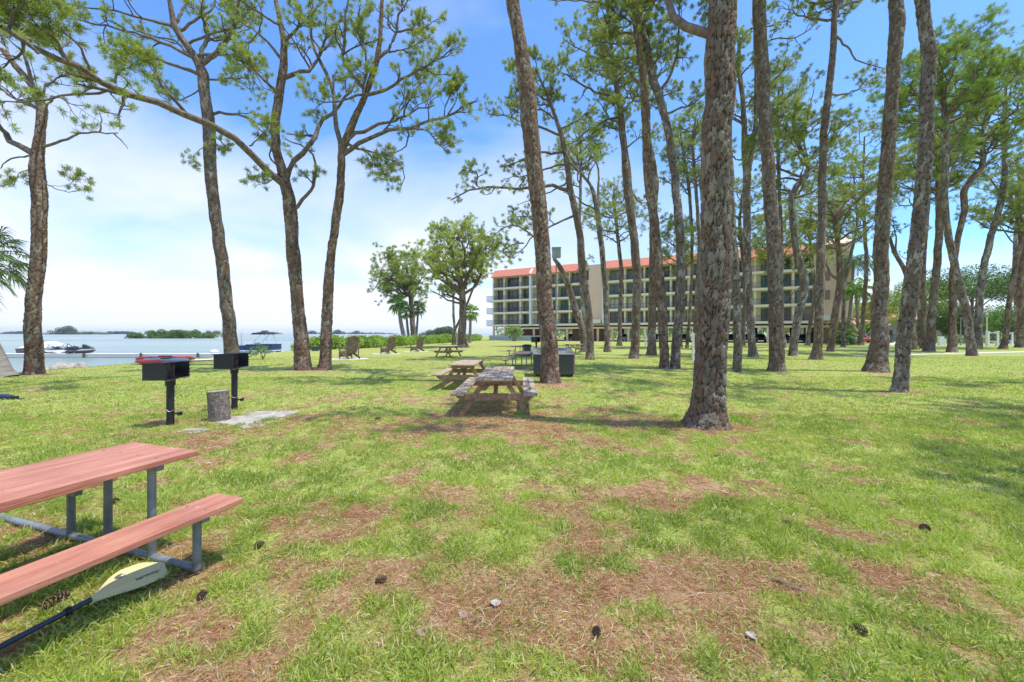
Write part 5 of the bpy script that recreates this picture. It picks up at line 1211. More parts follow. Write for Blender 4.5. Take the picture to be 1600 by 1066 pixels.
# ---------------------------------------------------------------- the pines, from left to right
NG = 'tall pines of the grove'; SG = 'shoreline pines'
make_pine('leftmost shoreline pine with reddish lower bark and a bare dead limb on the right', [(53, 586, 37), (55, 570, 33), (55, 500, 29), (58, 460, 27), (63, 400, 27), (61, 350, 27), (57, 300, 29), (51, 265, 29), (50, 240, 24), (53, 200, 18), (55, 165, 20), (40, 130, 15), (15, 100, 12), (-10, 70, 9)], 16.0,
 limbs=[([(44, 240), (30, 225), (0, 195), (-40, 170)], 16, 1.0, .8), ([(62, 227), (85, 227), (105, 221), (122, 209), (160, 205), (184, 208)], 7, -.6, 0), ([(156, 206), (155, 175), (147, 165)], 3.5, .2, 0, -.5), ([(178, 209), (200, 233)], 3.5, .1, 0, -.6),
        ([(36, 238), (20, 248), (5, 257), (-5, 270)], 5, -.4, 0), ([(58, 270), (70, 285), (90, 297), (124, 297)], 3, -.8, .6), ([(46, 262), (30, 270), (20, 290)], 3, -.5, .35), ([(50, 165), (25, 158), (0, 140)], 10, 1, .7),
        ([(60, 168), (68, 135), (95, 113), (140, 118)], 7, 1.2, .8), ([(38, 128), (34, 85), (36, 50), (60, 20)], 8, -.8, 1), ([(15, 100), (5, 60), (25, 20)], 7, 1.0, 1), ([(56, 172), (90, 150), (130, 165)], 5, -1.5, .7)], seed=1, bark='bark_red', group=SG, flare=.12)
make_pine('pine leaning left behind the farther grill, forking into many limbs at its top', [(364, 572, 28), (362, 540, 24), (360, 500, 22), (356, 450, 21), (352, 400, 21), (345, 350, 20), (338, 300, 20), (332, 250, 21), (328, 200, 21), (320, 150, 19), (316, 115, 20), (309, 98, 14), (295, 76, 13), (272, 42, 11), (267, 10, 8), (262, -40, 5)], 20.9,
 limbs=[([(268, 40), (290, 0), (300, -30)], 7, 1, .8), ([(318, 105), (324, 56), (318, 20), (304, -10)], 9, .5, .8), ([(324, 50), (337, 15), (340, -20)], 6, 1.2, .8), ([(320, 100), (338, 83), (357, 68), (372, 40), (376, -5)], 11, -.8, .9),
        ([(310, 118), (282, 104), (245, 90), (208, 79), (180, 78)], 8, -2, 1), ([(326, 88), (350, 88), (374, 92), (400, 114), (410, 140)], 6, -1.4, .8), ([(334, 172), (366, 177), (388, 187), (400, 199), (420, 220)], 6, -1.2, .7), ([(326, 122), (350, 122), (385, 122), (395, 148)], 4, -1, .8),
        ([(318, 140), (290, 160), (255, 150), (243, 135)], 3, .8, .8), ([(336, 218), (318, 232), (302, 248)], 3, -.8, .5), ([(340, 205), (350, 225), (358, 232)], 3, .6, .35), ([(305, 92), (270, 75), (225, 60), (165, 50), (120, 30)], 7, -2, 1), ([(272, 42), (230, 30), (150, 15), (100, 5)], 6, -2.5, 1), ([(356, 70), (385, 40), (400, 0)], 5, 1.2, .9),
        ([(310, 100), (270, 60), (215, 62), (190, 50)], 5, 1.5, 1)], seed=2, group=SG, flare=.12)
make_pine('left trunk of the twin pines, with a huge limb arching far to the left', [(474, 578, 29), (472, 555, 26), (470, 520, 23), (467, 490, 21), (465, 460, 20), (460, 400, 23), (459, 380, 20), (459, 340, 22), (453, 300, 19), (446, 265, 15), (437, 239, 14), (436, 197, 14), (442, 155, 14), (448, 113, 13), (447, 70, 10), (440, 37, 8), (430, -5, 6), (425, -60, 4)], 17.9,
 limbs=[([(452, 296), (440, 284), (422, 270), (400, 246), (386, 226), (352, 203), (324, 189), (281, 169), (245, 156), (197, 145), (141, 110), (107, 96), (70, 87), (37, 68), (0, 40)], 13, -9.2, .85),
        ([(225, 152), (195, 149), (152, 150), (110, 152), (60, 160), (0, 162), (-40, 165)], 6.5, -1.0, .7, -5.0), ([(180, 130), (186, 115), (210, 105)], 5, -.8, .9, -6.0), ([(141, 110), (120, 70), (80, 40), (60, 10)], 6, -1, 1, -7.0), ([(107, 96), (90, 60), (40, 30), (0, 10)], 7, -.8, 1, -7.6), ([(60, 84), (30, 50), (-10, 20)], 7, -.4, 1, -8.3),
        ([(456, 290), (456, 267), (470, 242), (487, 214), (496, 191), (513, 174), (535, 160), (560, 120)], 11, 2.0, .6), ([(465, 330), (482, 305), (493, 281), (496, 259), (487, 239), (468, 225), (445, 217)], 7, -.8, .2),
        ([(450, 129), (473, 118), (498, 96), (507, 76), (520, 40)], 8, 1.3, .8), ([(438, 155), (420, 132), (400, 113), (375, 85)], 6, -1.4, .8), ([(446, 102), (422, 73), (400, 53), (370, 30)], 6, .8, .9), ([(446, 70), (470, 40), (495, 10)], 6, -1, .9), ([(425, 270), (421, 250), (428, 215)], 4, .4, .3), ([(432, 270), (418, 285), (400, 290)], 3, -1, .6),
        ([(442, 45), (400, 20), (360, -5)], 5, -1.3, 1), ([(390, 228), (410, 210), (425, 190)], 3, -.6, .4, -1.5)], seed=3, bark='bark_red', group=SG, flare=.12)
make_pine('right trunk of the twin pines, spreading an airy fan-shaped crown', [(506, 578, 23), (508, 560, 19), (510, 500, 18), (510, 460, 17), (511, 430, 16), (515, 400, 14), (519, 370, 13), (523, 340, 14), (528, 310, 14), (532, 285, 13), (534, 262, 12), (534, 240, 12), (549, 203, 12), (566, 169, 9), (580, 135, 9), (591, 101, 8), (597, 56, 6), (598, 0, 5), (600, -50, 3)], 17.9,
 limbs=[([(533, 245), (527, 214), (525, 183), (520, 146), (507, 113), (496, 82), (487, 42), (486, -20)], 9, 1.2, .7), ([(520, 146), (535, 98), (542, 56), (548, 0), (552, -30)], 7, -.8, .8), ([(594, 97), (608, 82), (619, 56), (625, 14), (630, -20)], 6, 1.0, .9), ([(567, 160), (566, 113), (569, 82), (560, 48), (562, 10)], 5, -1, .8),
        ([(576, 153), (597, 141), (620, 121), (645, 111), (670, 101), (695, 86), (710, 75)], 6, -1.0, 1), ([(548, 222), (566, 203), (591, 197), (614, 189), (634, 180), (653, 167), (678, 165)], 7, 1.0, 1), ([(631, 182), (634, 166), (645, 144), (664, 125)], 3.5, .5, .9, 1), ([(540, 244), (560, 225), (583, 214), (611, 203), (648, 200), (667, 190), (696, 180), (724, 174), (745, 158)], 8, -1.4, .9),
        ([(648, 200), (670, 207), (684, 225), (699, 238)], 3.5, -.4, .9, -1.2), ([(548, 224), (569, 239), (597, 245), (620, 256), (631, 276), (625, 297)], 4, .8, .35), ([(583, 242), (597, 267), (606, 288)], 3, -.5, .9, .5), ([(700, 179), (712, 160), (715, 140)], 3, .3, .9, -1.3),
        ([(590, 102), (570, 118), (545, 120)], 3.5, -1.2, .8), ([(620, 50), (660, 45), (685, 30)], 3.5, .5, .9, .8), ([(608, 82), (640, 75), (665, 60)], 3, -.5, .9, .5), ([(528, 150), (500, 160), (480, 150)], 4, -1, .8), ([(560, 222), (575, 240), (590, 262)], 3, 1, .7)], seed=4, bark='bark_red', group=SG, flare=.15)
make_pine('tall pine leaning left beside the storage box, bare below the frame top', [(861, 600, 34), (859, 580, 28), (857, 540, 27), (855, 500, 26), (852, 450, 25), (849, 400, 24), (844, 350, 25), (839, 300, 25), (833, 250, 25), (829, 200, 26), (824, 150, 27), (816, 100, 21), (807, 50, 19), (799, 0, 20), (785, -90, 16), (775, -200, 10)], 13.3, crown=(780, -190, 170, 90, 6), seed=5, group=NG, bark='bark_red', flare=.15)
make_pine('thickest foreground pine with flared base and grey brown plated bark', [(1103, 668, 72), (1105, 655, 60), (1106, 640, 53), (1107, 615, 51), (1108, 580, 50), (1109, 550, 49), (1110, 500, 49), (1110, 450, 48.5), (1110, 400, 48), (1110, 340, 47), (1109, 280, 46), (1109, 200, 46), (1111, 140, 45.5), (1112, 100, 45), (1114, 50, 43), (1116, 0, 42), (1120, -150, 38), (1128, -350, 30), (1120, -600, 18)], 7.1,
 limbs=[([(1094, 78), (1081, 50), (1062, 30), (1046, 0), (1020, -60), (980, -140)], 16, 1.5, .8)], crown=(1120, -520, 300, 150, 5), seed=6, bark='bark', res=1.25, group=NG, flare=.42)
make_pine('slanting broken pine trunk under the grey pole box', [(914, 551, 14), (913, 535, 12), (910, 514, 11), (897, 475, 11), (884, 435, 10), (872, 413, 7), (865, 404, 5)], 35, limbs=[([(890, 450), (900, 425), (915, 410)], 3, 1, .4)], seed=7, group=NG, flare=.3)
make_pine('slender pine with long drooping limbs to the left of the leaning grove trunk', [(922, 563, 15), (922, 545, 12), (921, 497, 11), (913, 441, 11), (907, 384, 11), (899, 334, 11), (890, 300, 10), (884, 253, 8), (877, 214, 7), (866, 180, 6), (855, 150, 4), (838, 110, 3)], 25,
 limbs=[([(893, 302), (865, 288), (838, 292), (814, 294), (775, 291), (747, 290), (726, 300), (706, 312)], 6, -1.2, .8), ([(745, 290), (748, 272), (728, 262)], 3, .5, 1, -1.0), ([(880, 240), (850, 238), (820, 245), (790, 262)], 4.5, 1.0, 1), ([(877, 214), (850, 203), (815, 190), (780, 185), (762, 178)], 4.5, -1.0, 1),
        ([(888, 285), (860, 300), (830, 310), (810, 320)], 3, 1, .5), ([(868, 190), (845, 170), (815, 172), (795, 180)], 3, 1.3, .9), ([(899, 336), (875, 348), (858, 355), (834, 370), (812, 388), (798, 404)], 4, -1.2, 1), ([(834, 370), (815, 357), (798, 352), (780, 358), (766, 374)], 3, -.3, 1, -.8), ([(850, 359), (832, 346), (815, 338), (800, 340)], 3, .8, 1, -.6), ([(818, 380), (800, 382), (782, 392)], 2.5, .3, 1, -1), ([(874, 205), (895, 190), (925, 170)], 3, -1, 1), ([(860, 165), (830, 140), (800, 130)], 3, 1, .9), ([(883, 250), (905, 225), (930, 215)], 3, 1, .9),
        ([(884, 262), (850, 265), (815, 275), (790, 280)], 3.5, 2, .9)], crown=(838, 130, 42, 38, 5), seed=8, group=NG, l1=(6, .7, 1.6))

make_pine('curving slim pine that forks into antler-like limbs left of the pale tower', [(949, 551, 12), (949, 530, 9), (948, 490, 9), (945, 441, 9), (939, 384, 9), (933, 340, 9), (930, 315, 8), (922, 290, 5), (905, 268, 4), (890, 255, 2.5)], 35,
 limbs=[([(930, 318), (938, 290), (936, 262), (925, 245), (915, 225)], 5, 1, .8), ([(931, 330), (910, 318), (900, 305), (880, 300)], 3.5, -1, 0), ([(918, 285), (925, 262), (945, 240)], 3, -1, .9), ([(933, 340), (915, 332), (895, 322)], 3, 1, .2), ([(905, 268), (885, 262), (865, 270)], 2.5, 1, .8), ([(908, 272), (905, 250), (890, 230)], 2.5, -1, .9)], seed=10, bark='bark_grey', group=NG, l1=(5, .7, 1.5), l2=(4, .3, .7), needles=(14, 0.27, 0.022))
make_pine('pine with a knobby double-bark bulge right of the pale tower', [(990, 561, 16), (993, 530, 14), (994, 497, 14), (994, 441, 14), (989, 384, 13.5), (984, 342, 13), (979, 300, 14), (977, 270, 15), (975, 240, 11), (971, 197, 11), (969, 169, 10), (964, 135, 8), (958, 98, 7), (953, 60, 5), (948, 20, 3)], 26,
 limbs=[([(962, 152), (945, 148), (927, 138), (896, 127), (879, 113), (863, 102)], 5, -1, .9), ([(966, 182), (940, 190), (915, 205), (895, 222), (880, 228)], 4, 1, .7), ([(958, 98), (930, 90), (905, 75), (880, 60)], 4, 1, 1), ([(964, 130), (985, 105), (1010, 90)], 4, -1, 1), ([(953, 60), (970, 30), (990, 5)], 3, 1, 1), ([(953, 62), (935, 30), (925, 0)], 3, -1, 1),
        ([(979, 235), (1000, 215), (1030, 205)], 3, 1, .8), ([(980, 300), (1000, 320), (1020, 318)], 3, 1.2, .5), ([(982, 330), (960, 345), (940, 335), (925, 345)], 3, -1.5, .8), ([(958, 110), (930, 112), (905, 110)], 3, 1.5, .8)], crown=(965, 130, 55, 90, 8), seed=11, group=NG, l1=(6, .7, 1.5))
make_pine('pine with twisted limbless trunk standing just behind its neighbour left of the V-shaped pair', [(1018, 554, 16), (1018, 530, 13), (1019, 450, 13), (1019, 380, 13), (1019, 330, 13), (1022, 290, 14), (1019, 260, 12), (1013, 220, 11), (1011, 180, 11), (1009, 141, 10), (1004, 113, 9), (1000, 70, 7), (1000, 20, 5)], 30,
 limbs=[([(1006, 130), (980, 125), (955, 130)], 4, 1, 1), ([(1010, 160), (1035, 150), (1060, 140)], 4, -1, 1)], crown=(1002, 95, 65, 75, 9), seed=12, group=NG, l1=(6, .7, 1.5))
make_pine('left trunk of the V-shaped pair sharing one root mound', [(1038, 577, 17), (1038, 560, 15), (1037, 520, 15), (1036, 470, 15), (1031, 400, 15), (1027, 350, 15), (1020, 300, 14), (1014, 250, 12), (1012, 200, 11), (1008, 140, 10), (1000, 80, 8), (990, 20, 7), (985, -30, 5)], 18.6, crown=(990, 30, 80, 75, 8), seed=13, group=NG, bark='bark_red')
make_pine('right trunk of the V-shaped pair, swaying and forked high up', [(1055, 576, 17), (1055, 556, 15), (1058, 520, 15), (1060, 483, 15), (1060, 413, 14), (1058, 356, 14), (1053, 300, 13), (1054, 276, 12), (1048, 248, 13), (1045, 211, 12), (1037, 175, 12), (1031, 146, 13), (1022, 127, 13), (1017, 104, 12), (1010, 65, 12), (1000, 42, 9), (994, 20, 8), (985, -20, 6)], 18.9,
 limbs=[([(1029, 146), (1048, 118), (1056, 93), (1059, 42), (1065, -10)], 5.5, -.8, .8), ([(1003, 45), (1014, 17), (1017, -15)], 6, .8, .8), ([(994, 40), (975, 17), (960, -5)], 5, -.8, .8), ([(1048, 180), (1070, 165), (1090, 155), (1115, 130)], 4, 1.2, .9), ([(1010, 65), (960, 60), (925, 62), (900, 45)], 3, 1.0, .9), ([(1000, 42), (950, 8), (900, 8), (860, 0)], 4, -1.2, .8)], seed=14, bark='bark_grey', group=NG, l1=(6, .6, 1.4))
make_pine('very thin distant pine left of the thickest trunk', [(1073, 541, 6), (1076, 500, 5), (1079, 430, 5), (1081, 370, 5.5), (1078, 310, 5.5), (1073, 270, 5), (1066, 240, 4), (1060, 200, 3)], 45, crown=(1068, 250, 55, 55, 9), seed=15, group=NG, l1=(5, .8, 1.8), l2=(4, .4, .9), needles=(13, 0.34, 0.033))
make_pine('slim pine just right of the thickest trunk, partly hidden by it', [(1151, 584, 15), (1152, 565, 14), (1153, 540, 14), (1151, 483, 14), (1145, 413, 14), (1139, 370, 14), (1135, 320, 14), (1132, 250, 13), (1128, 150, 12), (1125, 50, 11), (1122, -50, 9), (1120, -130, 6)], 17, crown=(1120, -90, 110, 80, 11), seed=16, group=NG, bark='bark_grey')
make_pine('forked pine with two parallel stems right of the thickest trunk', [(1177, 557, 17), (1176, 540, 13), (1174, 483, 13), (1172, 413, 13), (1170, 356, 13), (1167, 300, 13), (1168, 272, 14), (1163, 245, 10), (1162, 197, 9), (1160, 141, 8), (1156, 98, 7), (1158, 65, 6), (1150, 28, 5), (1147, -10, 4)], 28,
 limbs=[([(1168, 275), (1175, 250), (1180, 211), (1184, 141), (1183, 84), (1178, 10), (1176, -20)], 9, 1, .7), ([(1156, 120), (1146, 96), (1137, 84)], 4, -.5, .3), ([(1157, 62), (1170, 45), (1200, 40), (1235, 35)], 4, 1.2, 1), ([(1184, 150), (1215, 125), (1245, 95)], 4, 1.5, 1, 1), ([(1182, 120), (1205, 60), (1235, 62), (1265, 50), (1280, 30)], 4, -1, 1, 1), ([(1180, 205), (1205, 180), (1230, 165)], 3.5, 1, 1, .5), ([(1162, 200), (1140, 175), (1125, 160)], 3.5, 1, .9)], crown=(1172, 170, 70, 110, 8), seed=17, bark='bark_grey', group=NG)
make_pine('tall straight dark pine right of the thickest trunk, leaving the frame unbranched', [(1214, 581, 29), (1213, 568, 25), (1212, 540, 24), (1211, 480, 24), (1209, 400, 24), (1206, 340, 23), (1205, 300, 22), (1202, 230, 21), (1200, 170, 21), (1197, 100, 22), (1192, 30, 22), (1190, -20, 21), (1186, -120, 16), (1184, -200, 10)], 17.3, crown=(1185, -150, 150, 80, 8), seed=18, group=NG, bark='bark')
make_pine('crooked grey pine bending sharply in front of the right wing', [(1239, 557, 16), (1241, 530, 13), (1245, 500, 13), (1250, 475, 13), (1256, 455, 14), (1254, 435, 14), (1245, 412, 15), (1237, 384, 12), (1233, 342, 11), (1231, 310, 10), (1240, 293, 11), (1256, 277, 10), (1260, 264, 9), (1257, 250, 7), (1245, 225, 6), (1226, 200, 4)], 29,
 limbs=[([(1256, 270), (1259, 235), (1262, 190), (1270, 150), (1272, 125)], 4, .6, .6), ([(1256, 445), (1240, 455), (1225, 470)], 4, -1, 0), ([(1258, 255), (1280, 245), (1310, 230)], 3.5, 1, .9), ([(1248, 430), (1270, 420), (1290, 405)], 4, 1.2, .7), ([(1230, 205), (1215, 190), (1205, 200)], 2.5, 1, .8)], crown=(1250, 240, 75, 60, 10), seed=19, bark='bark_grey', group=NG, l1=(6, .7, 1.6))
make_pine('straight slender pine leaning slightly right in front of the right wing', [(1275, 563, 22), (1276, 545, 16), (1277, 525, 15), (1279, 469, 15), (1281, 413, 14.5), (1285, 356, 14), (1288, 300, 14), (1290, 225, 13), (1293, 183, 13), (1296, 141, 12.5), (1299, 98, 11.5), (1301, 42, 10.5), (1304, 0, 9.5), (1306, -60, 7), (1306, -110, 4)], 25,
 limbs=[([(1306, 48), (1318, 75), (1335, 95), (1352, 104), (1380, 107)], 5, -1, .7), ([(1296, 148), (1320, 147), (1345, 138), (1365, 120)], 4, 1, 1), ([(1292, 230), (1310, 215), (1330, 190)], 3, -1, .8), ([(1291, 175), (1265, 195), (1245, 215)], 3, 1, .8)], crown=(1305, -50, 90, 60, 9), seed=20, group=NG)
make_pine('short-forked pine before the pinkish end block', [(1297, 550, 13), (1299, 530, 12), (1301, 505, 12), (1305, 469, 12), (1309, 440, 12), (1309, 425, 12), (1306, 393, 9), (1304, 360, 9), (1303, 338, 9), (1310, 328, 7), (1322, 315, 5), (1335, 305, 3)], 36,
 limbs=[([(1307, 440), (1296, 428), (1289, 412), (1284, 395)], 6, 1, .6), ([(1303, 342), (1296, 325), (1292, 300), (1285, 285)], 5, -1, .8), ([(1303, 338), (1315, 325), (1325, 300)], 4, 1, .8), ([(1303, 345), (1285, 345), (1262, 350)], 4, 1, .9)], crown=(1300, 330, 75, 50, 11), seed=21, bark='bark_red', group=NG, l1=(6, .8, 1.7), l2=(4, .3, .8), needles=(14, 0.29, 0.024))
make_pine('thick grey brown pine with widely flared roots in the right half', [(1368, 582, 44), (1370, 568, 36), (1373, 545, 32), (1376, 520, 29), (1379, 480, 27), (1381, 430, 26), (1383, 370, 25), (1385, 300, 25), (1386, 240, 24), (1387, 190, 23), (1389, 130, 22), (1393, 80, 24), (1397, 40, 26), (1396, 0, 24), (1394, -80, 21), (1392, -180, 14), (1390, -240, 8)], 17, crown=(1392, -185, 160, 90, 8), seed=22, group=NG, flare=.22)
make_pine('pale mottled pine standing nearest the camera on the right', [(1404, 613, 31), (1407, 595, 26), (1409, 560, 25), (1411, 520, 26), (1415, 470, 27), (1418, 420, 26), (1421, 370, 25), (1425, 310, 25), (1427, 260, 24), (1428, 190, 23), (1430, 140, 24), (1433, 95, 25), (1429, 50, 22), (1427, 0, 24), (1425, -100, 22), (1424, -230, 16), (1422, -360, 9)], 11.2, crown=(1424, -300, 230, 110, 7), seed=23, bark='bark_grey', group=NG, flare=.2, res=1.1)
make_pine('short leaning trunk between the two thick right-hand pines and their neighbour', [(1427, 546, 17), (1424, 525, 14), (1418, 490, 12), (1414, 440, 9), (1404, 415, 8), (1392, 395, 7), (1386, 370, 5)], 40, limbs=[([(1410, 430), (1425, 400), (1440, 370)], 4, 1, .8), ([(1394, 398), (1400, 370), (1395, 340)], 4, -1, .9)], seed=24, bark='bark_red', group=NG)
make_pine('narrow dark pine, left of two close upright ones near the right', [(1442, 544, 12), (1444, 520, 10), (1446, 470, 9.5), (1448, 400, 9), (1449, 350, 9), (1450, 315, 8), (1445, 285, 6), (1430, 260, 4)], 44, crown=(1440, 265, 60, 60, 10), seed=25, group=NG, l1=(6, .9, 2.0), l2=(5, .4, .9), needles=(14, 0.34, 0.029), bark='bark_red')
make_pine('wider upright pine, right of two close ones near the right', [(1451, 550, 21), (1454, 530, 16), (1456, 490, 15), (1458, 441, 14), (1461, 370, 13.5), (1463, 320, 13), (1464, 290, 12), (1466, 265, 9), (1462, 230, 5)], 36, limbs=[([(1463, 300), (1445, 285), (1430, 280)], 5, -1, .8), ([(1464, 290), (1480, 265), (1490, 250)], 5, 1, .8)], crown=(1462, 245, 70, 55, 10), seed=26, group=NG, l1=(6, .8, 1.8), needles=(14, 0.29, 0.024))
make_pine('dark pine whose top bends in an S-curve to the right', [(1487, 551, 19), (1489, 530, 15), (1491, 490, 13.5), (1491, 441, 12.5), (1492, 400, 12), (1496, 365, 11), (1503, 328, 12), (1502, 300, 13), (1512, 284, 12), (1532, 262, 11), (1537, 240, 10), (1530, 215, 8), (1545, 190, 6), (1555, 170, 4)], 35,
 limbs=[([(1503, 300), (1515, 285), (1540, 268), (1565, 240), (1600, 225)], 6, 1, .8), ([(1535, 245), (1550, 225), (1560, 205)], 5, -1, .9)], crown=(1525, 170, 105, 62, 16, .9, 11), seed=27, group=NG, l1=(7, .8, 1.9), bark='bark_red', gcol=(.27, .38, .085))
make_pine('pine leaning left with a flat-topped dense crown at the right', [(1519, 557, 20), (1518, 540, 17), (1515, 500, 16), (1509, 460, 16), (1501, 420, 15), (1493, 380, 14), (1486, 342, 13), (1482, 300, 13), (1479, 245, 12), (1478, 197, 11), (1475, 155, 9), (1470, 120, 6), (1466, 95, 3)], 29,
 limbs=[([(1482, 250), (1500, 225), (1515, 200), (1535, 150), (1550, 100)], 5, -1, .9), ([(1478, 215), (1455, 185), (1435, 160)], 5, 1, .9), ([(1480, 280), (1498, 250), (1510, 215)], 4, 1, .8), ([(1484, 225), (1462, 205), (1445, 200)], 4, -1, .9)], crown=(1490, 120, 95, 62, 18, 1.0, 13.5), seed=28, bark='bark_grey', group=NG, l1=(7, .8, 1.8), gcol=(.28, .39, .085), needles=(20, 0.28, 0.018))
make_pine('pine leaning to the right in front of the dark street lamp', [(1528, 546, 16), (1530, 520, 14), (1533, 483, 14), (1541, 427, 14), (1547, 395, 13.5), (1554, 360, 13), (1562, 325, 13), (1568, 295, 12), (1572, 250, 10), (1574, 208, 9), (1576, 160, 6), (1578, 120, 4)], 42,
 limbs=[([(1567, 300), (1545, 275), (1520, 268)], 4.5, -1, .5), ([(1571, 260), (1585, 250), (1605, 240)], 4, 1, .8), ([(1560, 340), (1530, 345), (1505, 330)], 3, 1, .5)], crown=(1575, 150, 85, 70, 14), seed=29, bark='bark_grey', group=NG, l1=(6, .9, 2.1), l2=(5, .4, .9), needles=(16, 0.34, 0.027), gcol=(.27, .37, .085))
make_pine('slim curved pine near the right edge, left of the narrow gate', [(1567, 546, 16), (1571, 530, 11), (1573, 497, 10), (1576, 441, 10), (1583, 398, 10), (1594, 366, 10), (1605, 345, 9), (1615, 320, 6)], 42, limbs=[([(1586, 392), (1575, 370), (1560, 350), (1535, 340)], 4, -1, .7), ([(1598, 360), (1590, 335), (1575, 320)], 5, 1, .9)], crown=(1600, 320, 70, 40, 9), seed=30, bark='bark_red', group=NG, l1=(6, .8, 1.8), needles=(14, 0.31, 0.024))
make_pine('dark pine cut off by the right edge of the lawn', [(1595, 543, 20), (1596, 520, 17), (1597, 480, 16), (1599, 450, 15), (1603, 400, 14), (1600, 360, 12), (1592, 330, 10), (1580, 322, 8)], 46, limbs=[([(1580, 322), (1572, 335), (1566, 350)], 4, -1, .6)], crown=(1605, 300, 80, 55, 9), seed=31, bark='bark_red', group=NG, l1=(6, .9, 2.0), needles=(14, 0.34, 0.027))
# the tall middle distance: crowns seen over and between the trunks
far = [('slim far pine whose crown fills the gap left of the V-shaped pair', 968, 548, 52, 7, 300, 962, 330, 50, 45), ('far pine with bright tufts against the building roof left of the thickest trunk', 1063, 545, 46, 6, 395, 1060, 380, 42, 40), ('far pine crown hanging over the roof right of the thickest trunk', 1160, 546, 50, 8, 345, 1160, 330, 60, 55),
       ('far pine with dark crown low over the right wing', 1225, 545, 46, 8, 375, 1215, 375, 55, 38), ('far pine whose crown overlaps the red roof beside the crooked pine', 1262, 544, 54, 7, 370, 1268, 345, 60, 48), ('far pine with low crown beside the end block', 1318, 544, 48, 7, 350, 1335, 300, 60, 60),
       ('far pine crown rising between the two thick right-hand trunks', 1345, 543, 56, 8, 300, 1350, 250, 75, 60), ('far pine crown visible just right of the pale mottled trunk', 1438, 542, 52, 9, 230, 1445, 170, 70, 60), ('far pine filling the sky left of the crooked pine', 1218, 544, 40, 8, 230, 1220, 180, 50, 75), ('far leafy pine high above the tower', 915, 545, 48, 6, 240, 905, 235, 55, 45),
       ('far pine crown above the middle wing between the V-shaped pair and the thickest trunk', 1085, 545, 42, 7, 220, 1085, 230, 50, 70), ('far pine crown at the right edge below the flat-topped canopy', 1590, 543, 60, 9, 280, 1585, 270, 55, 40)]
for i, (lb, px, py, d, w, yt, cx, cy, rx, ry) in enumerate(far):
    dd = min(d, 1023/(py-521)) if False else d
    py = HY+H*F/d
    mx = (px+cx)/2+(-1)**i*6
    make_pine(lb, [(px, py, w*1.4), (px, py-12, w), (mx, (py+yt)/2, w*.9), (cx-(-1)**i*4, yt, w*.7), (cx, cy-ry*.6, w*.3)], d, crown=(cx, cy, rx, ry, 11), seed=60+i, group='far pines before the building', bark='bark_grey' if i % 2 else 'bark', l1=(6, .9, 2.0), l2=(4, .4, .9), needles=(13, 0.34, 0.030))
# pines outside the picture whose crowns shade the lawn
for i, (x, y, h, rr, lb) in enumerate(((10.5, 3.4, 16, 2.4, 'tall pine to the right of the camera'), (14.5, 8.0, 17, 2.6, 'tall pine beyond the right edge of the view'), (19.5, 12.5, 17, 2.8, 'tall pine far beyond the right edge'), (.5, -2.2, 14, 1.8, 'tall pine behind the camera'))):
    px = 800+x/max(y, .1)*F
    rng_ = np.random.default_rng(i)
    b = np.array([x, y, 0.0])
    # world-space variant: place with a stand-in distance then move
    dd = 10.0; X = lambda v: 800+v/dd*F; Z = lambda v: HY-(v-H)/dd*F
    r_ = make_pine(lb, [(800, Z(0), 36), (802, Z(1), 28), (806, Z(h*.4), 25), (800, Z(h*.75), 18), (800, Z(h), 6)], dd, crown=(800, Z(h*.8), rr/dd*F, 2.6/dd*F, 4), seed=90+i, group='pines around the camera', res=.5, l1=(5, .7, 1.6), needles=(12, 0.25, 0.022))
    r_.location = (x, y, 0)
# ---------------------------------------------------------------- the trees along the shore in the middle
FG = (.46, .52, .16)
make_pine('large umbrella-shaped pine with thick trunk left of the apartment block', [(723, 543, 17), (722, 530, 13), (723, 503, 12), (723, 470, 11), (721, 452, 10), (714, 425, 7), (706, 395, 5), (700, 372, 3)], 46.5,
 limbs=[([(721, 456), (738, 420), (745, 390), (752, 365)], 7, 1, .9), ([(722, 462), (705, 448), (690, 438), (678, 425)], 6, -1, .9), ([(720, 470), (705, 462), (692, 460)], 5, 1, .8), ([(724, 460), (745, 445), (752, 410), (760, 385)], 5, -2, .9), ([(716, 430), (725, 400), (722, 370)], 5, 1, 1), ([(721, 478), (700, 470), (675, 455)], 4, -1.5, .9)],
 crown=(724, 394, 74, 46, 21, .9, 4.8), seed=40, l1=(6, .9, 2.1), l2=(5, .5, 1.0), needles=(16, .31, .033), gcol=FG, group='trees by the shore', bark='bark')
make_pine('smaller rounded pine standing among the cabbage palms', [(647, 537, 11), (646, 520, 9), (643, 492, 8), (641, 466, 7), (636, 440, 5), (635, 415, 3)], 62, limbs=[([(640, 465), (620, 440), (600, 435), (582, 455)], 4, 0, 1), ([(641, 470), (652, 445), (665, 430)], 4, 1, 1)],
 crown=(624, 430, 54, 38, 17, .9, 5.5), seed=41, l1=(6, 1.0, 2.4), l2=(5, .6, 1.2), needles=(16, .38, .042), gcol=(.38, .46, .14), group='trees by the shore')
def palm_px(label, b, t, d, tw, seed, **k):
    B = P(b[0], HY+H*F/d, d); T = P(t[0], t[1], d); make_palm(label, (B[0], d, 0), (T[0], d+.3, T[2]), tw/2/F*d, tw/2/F*d*.75, seed, **k)
palm_px('tall cabbage palm leaning left beside the rounded shore pine', (634, 538), (621, 472), 60, 7, 1, ln=1.0, rad=.95, w=.16, gcol=(0.289, 0.408, 0.136), n=30, group='cabbage palms by the shore')
palm_px('second thinner cabbage palm just right of the leaning one', (640, 536), (634, 488), 62, 4.5, 2, ln=.8, rad=.7, w=.14, gcol=(0.255, 0.357, 0.119), n=20, group='cabbage palms by the shore')
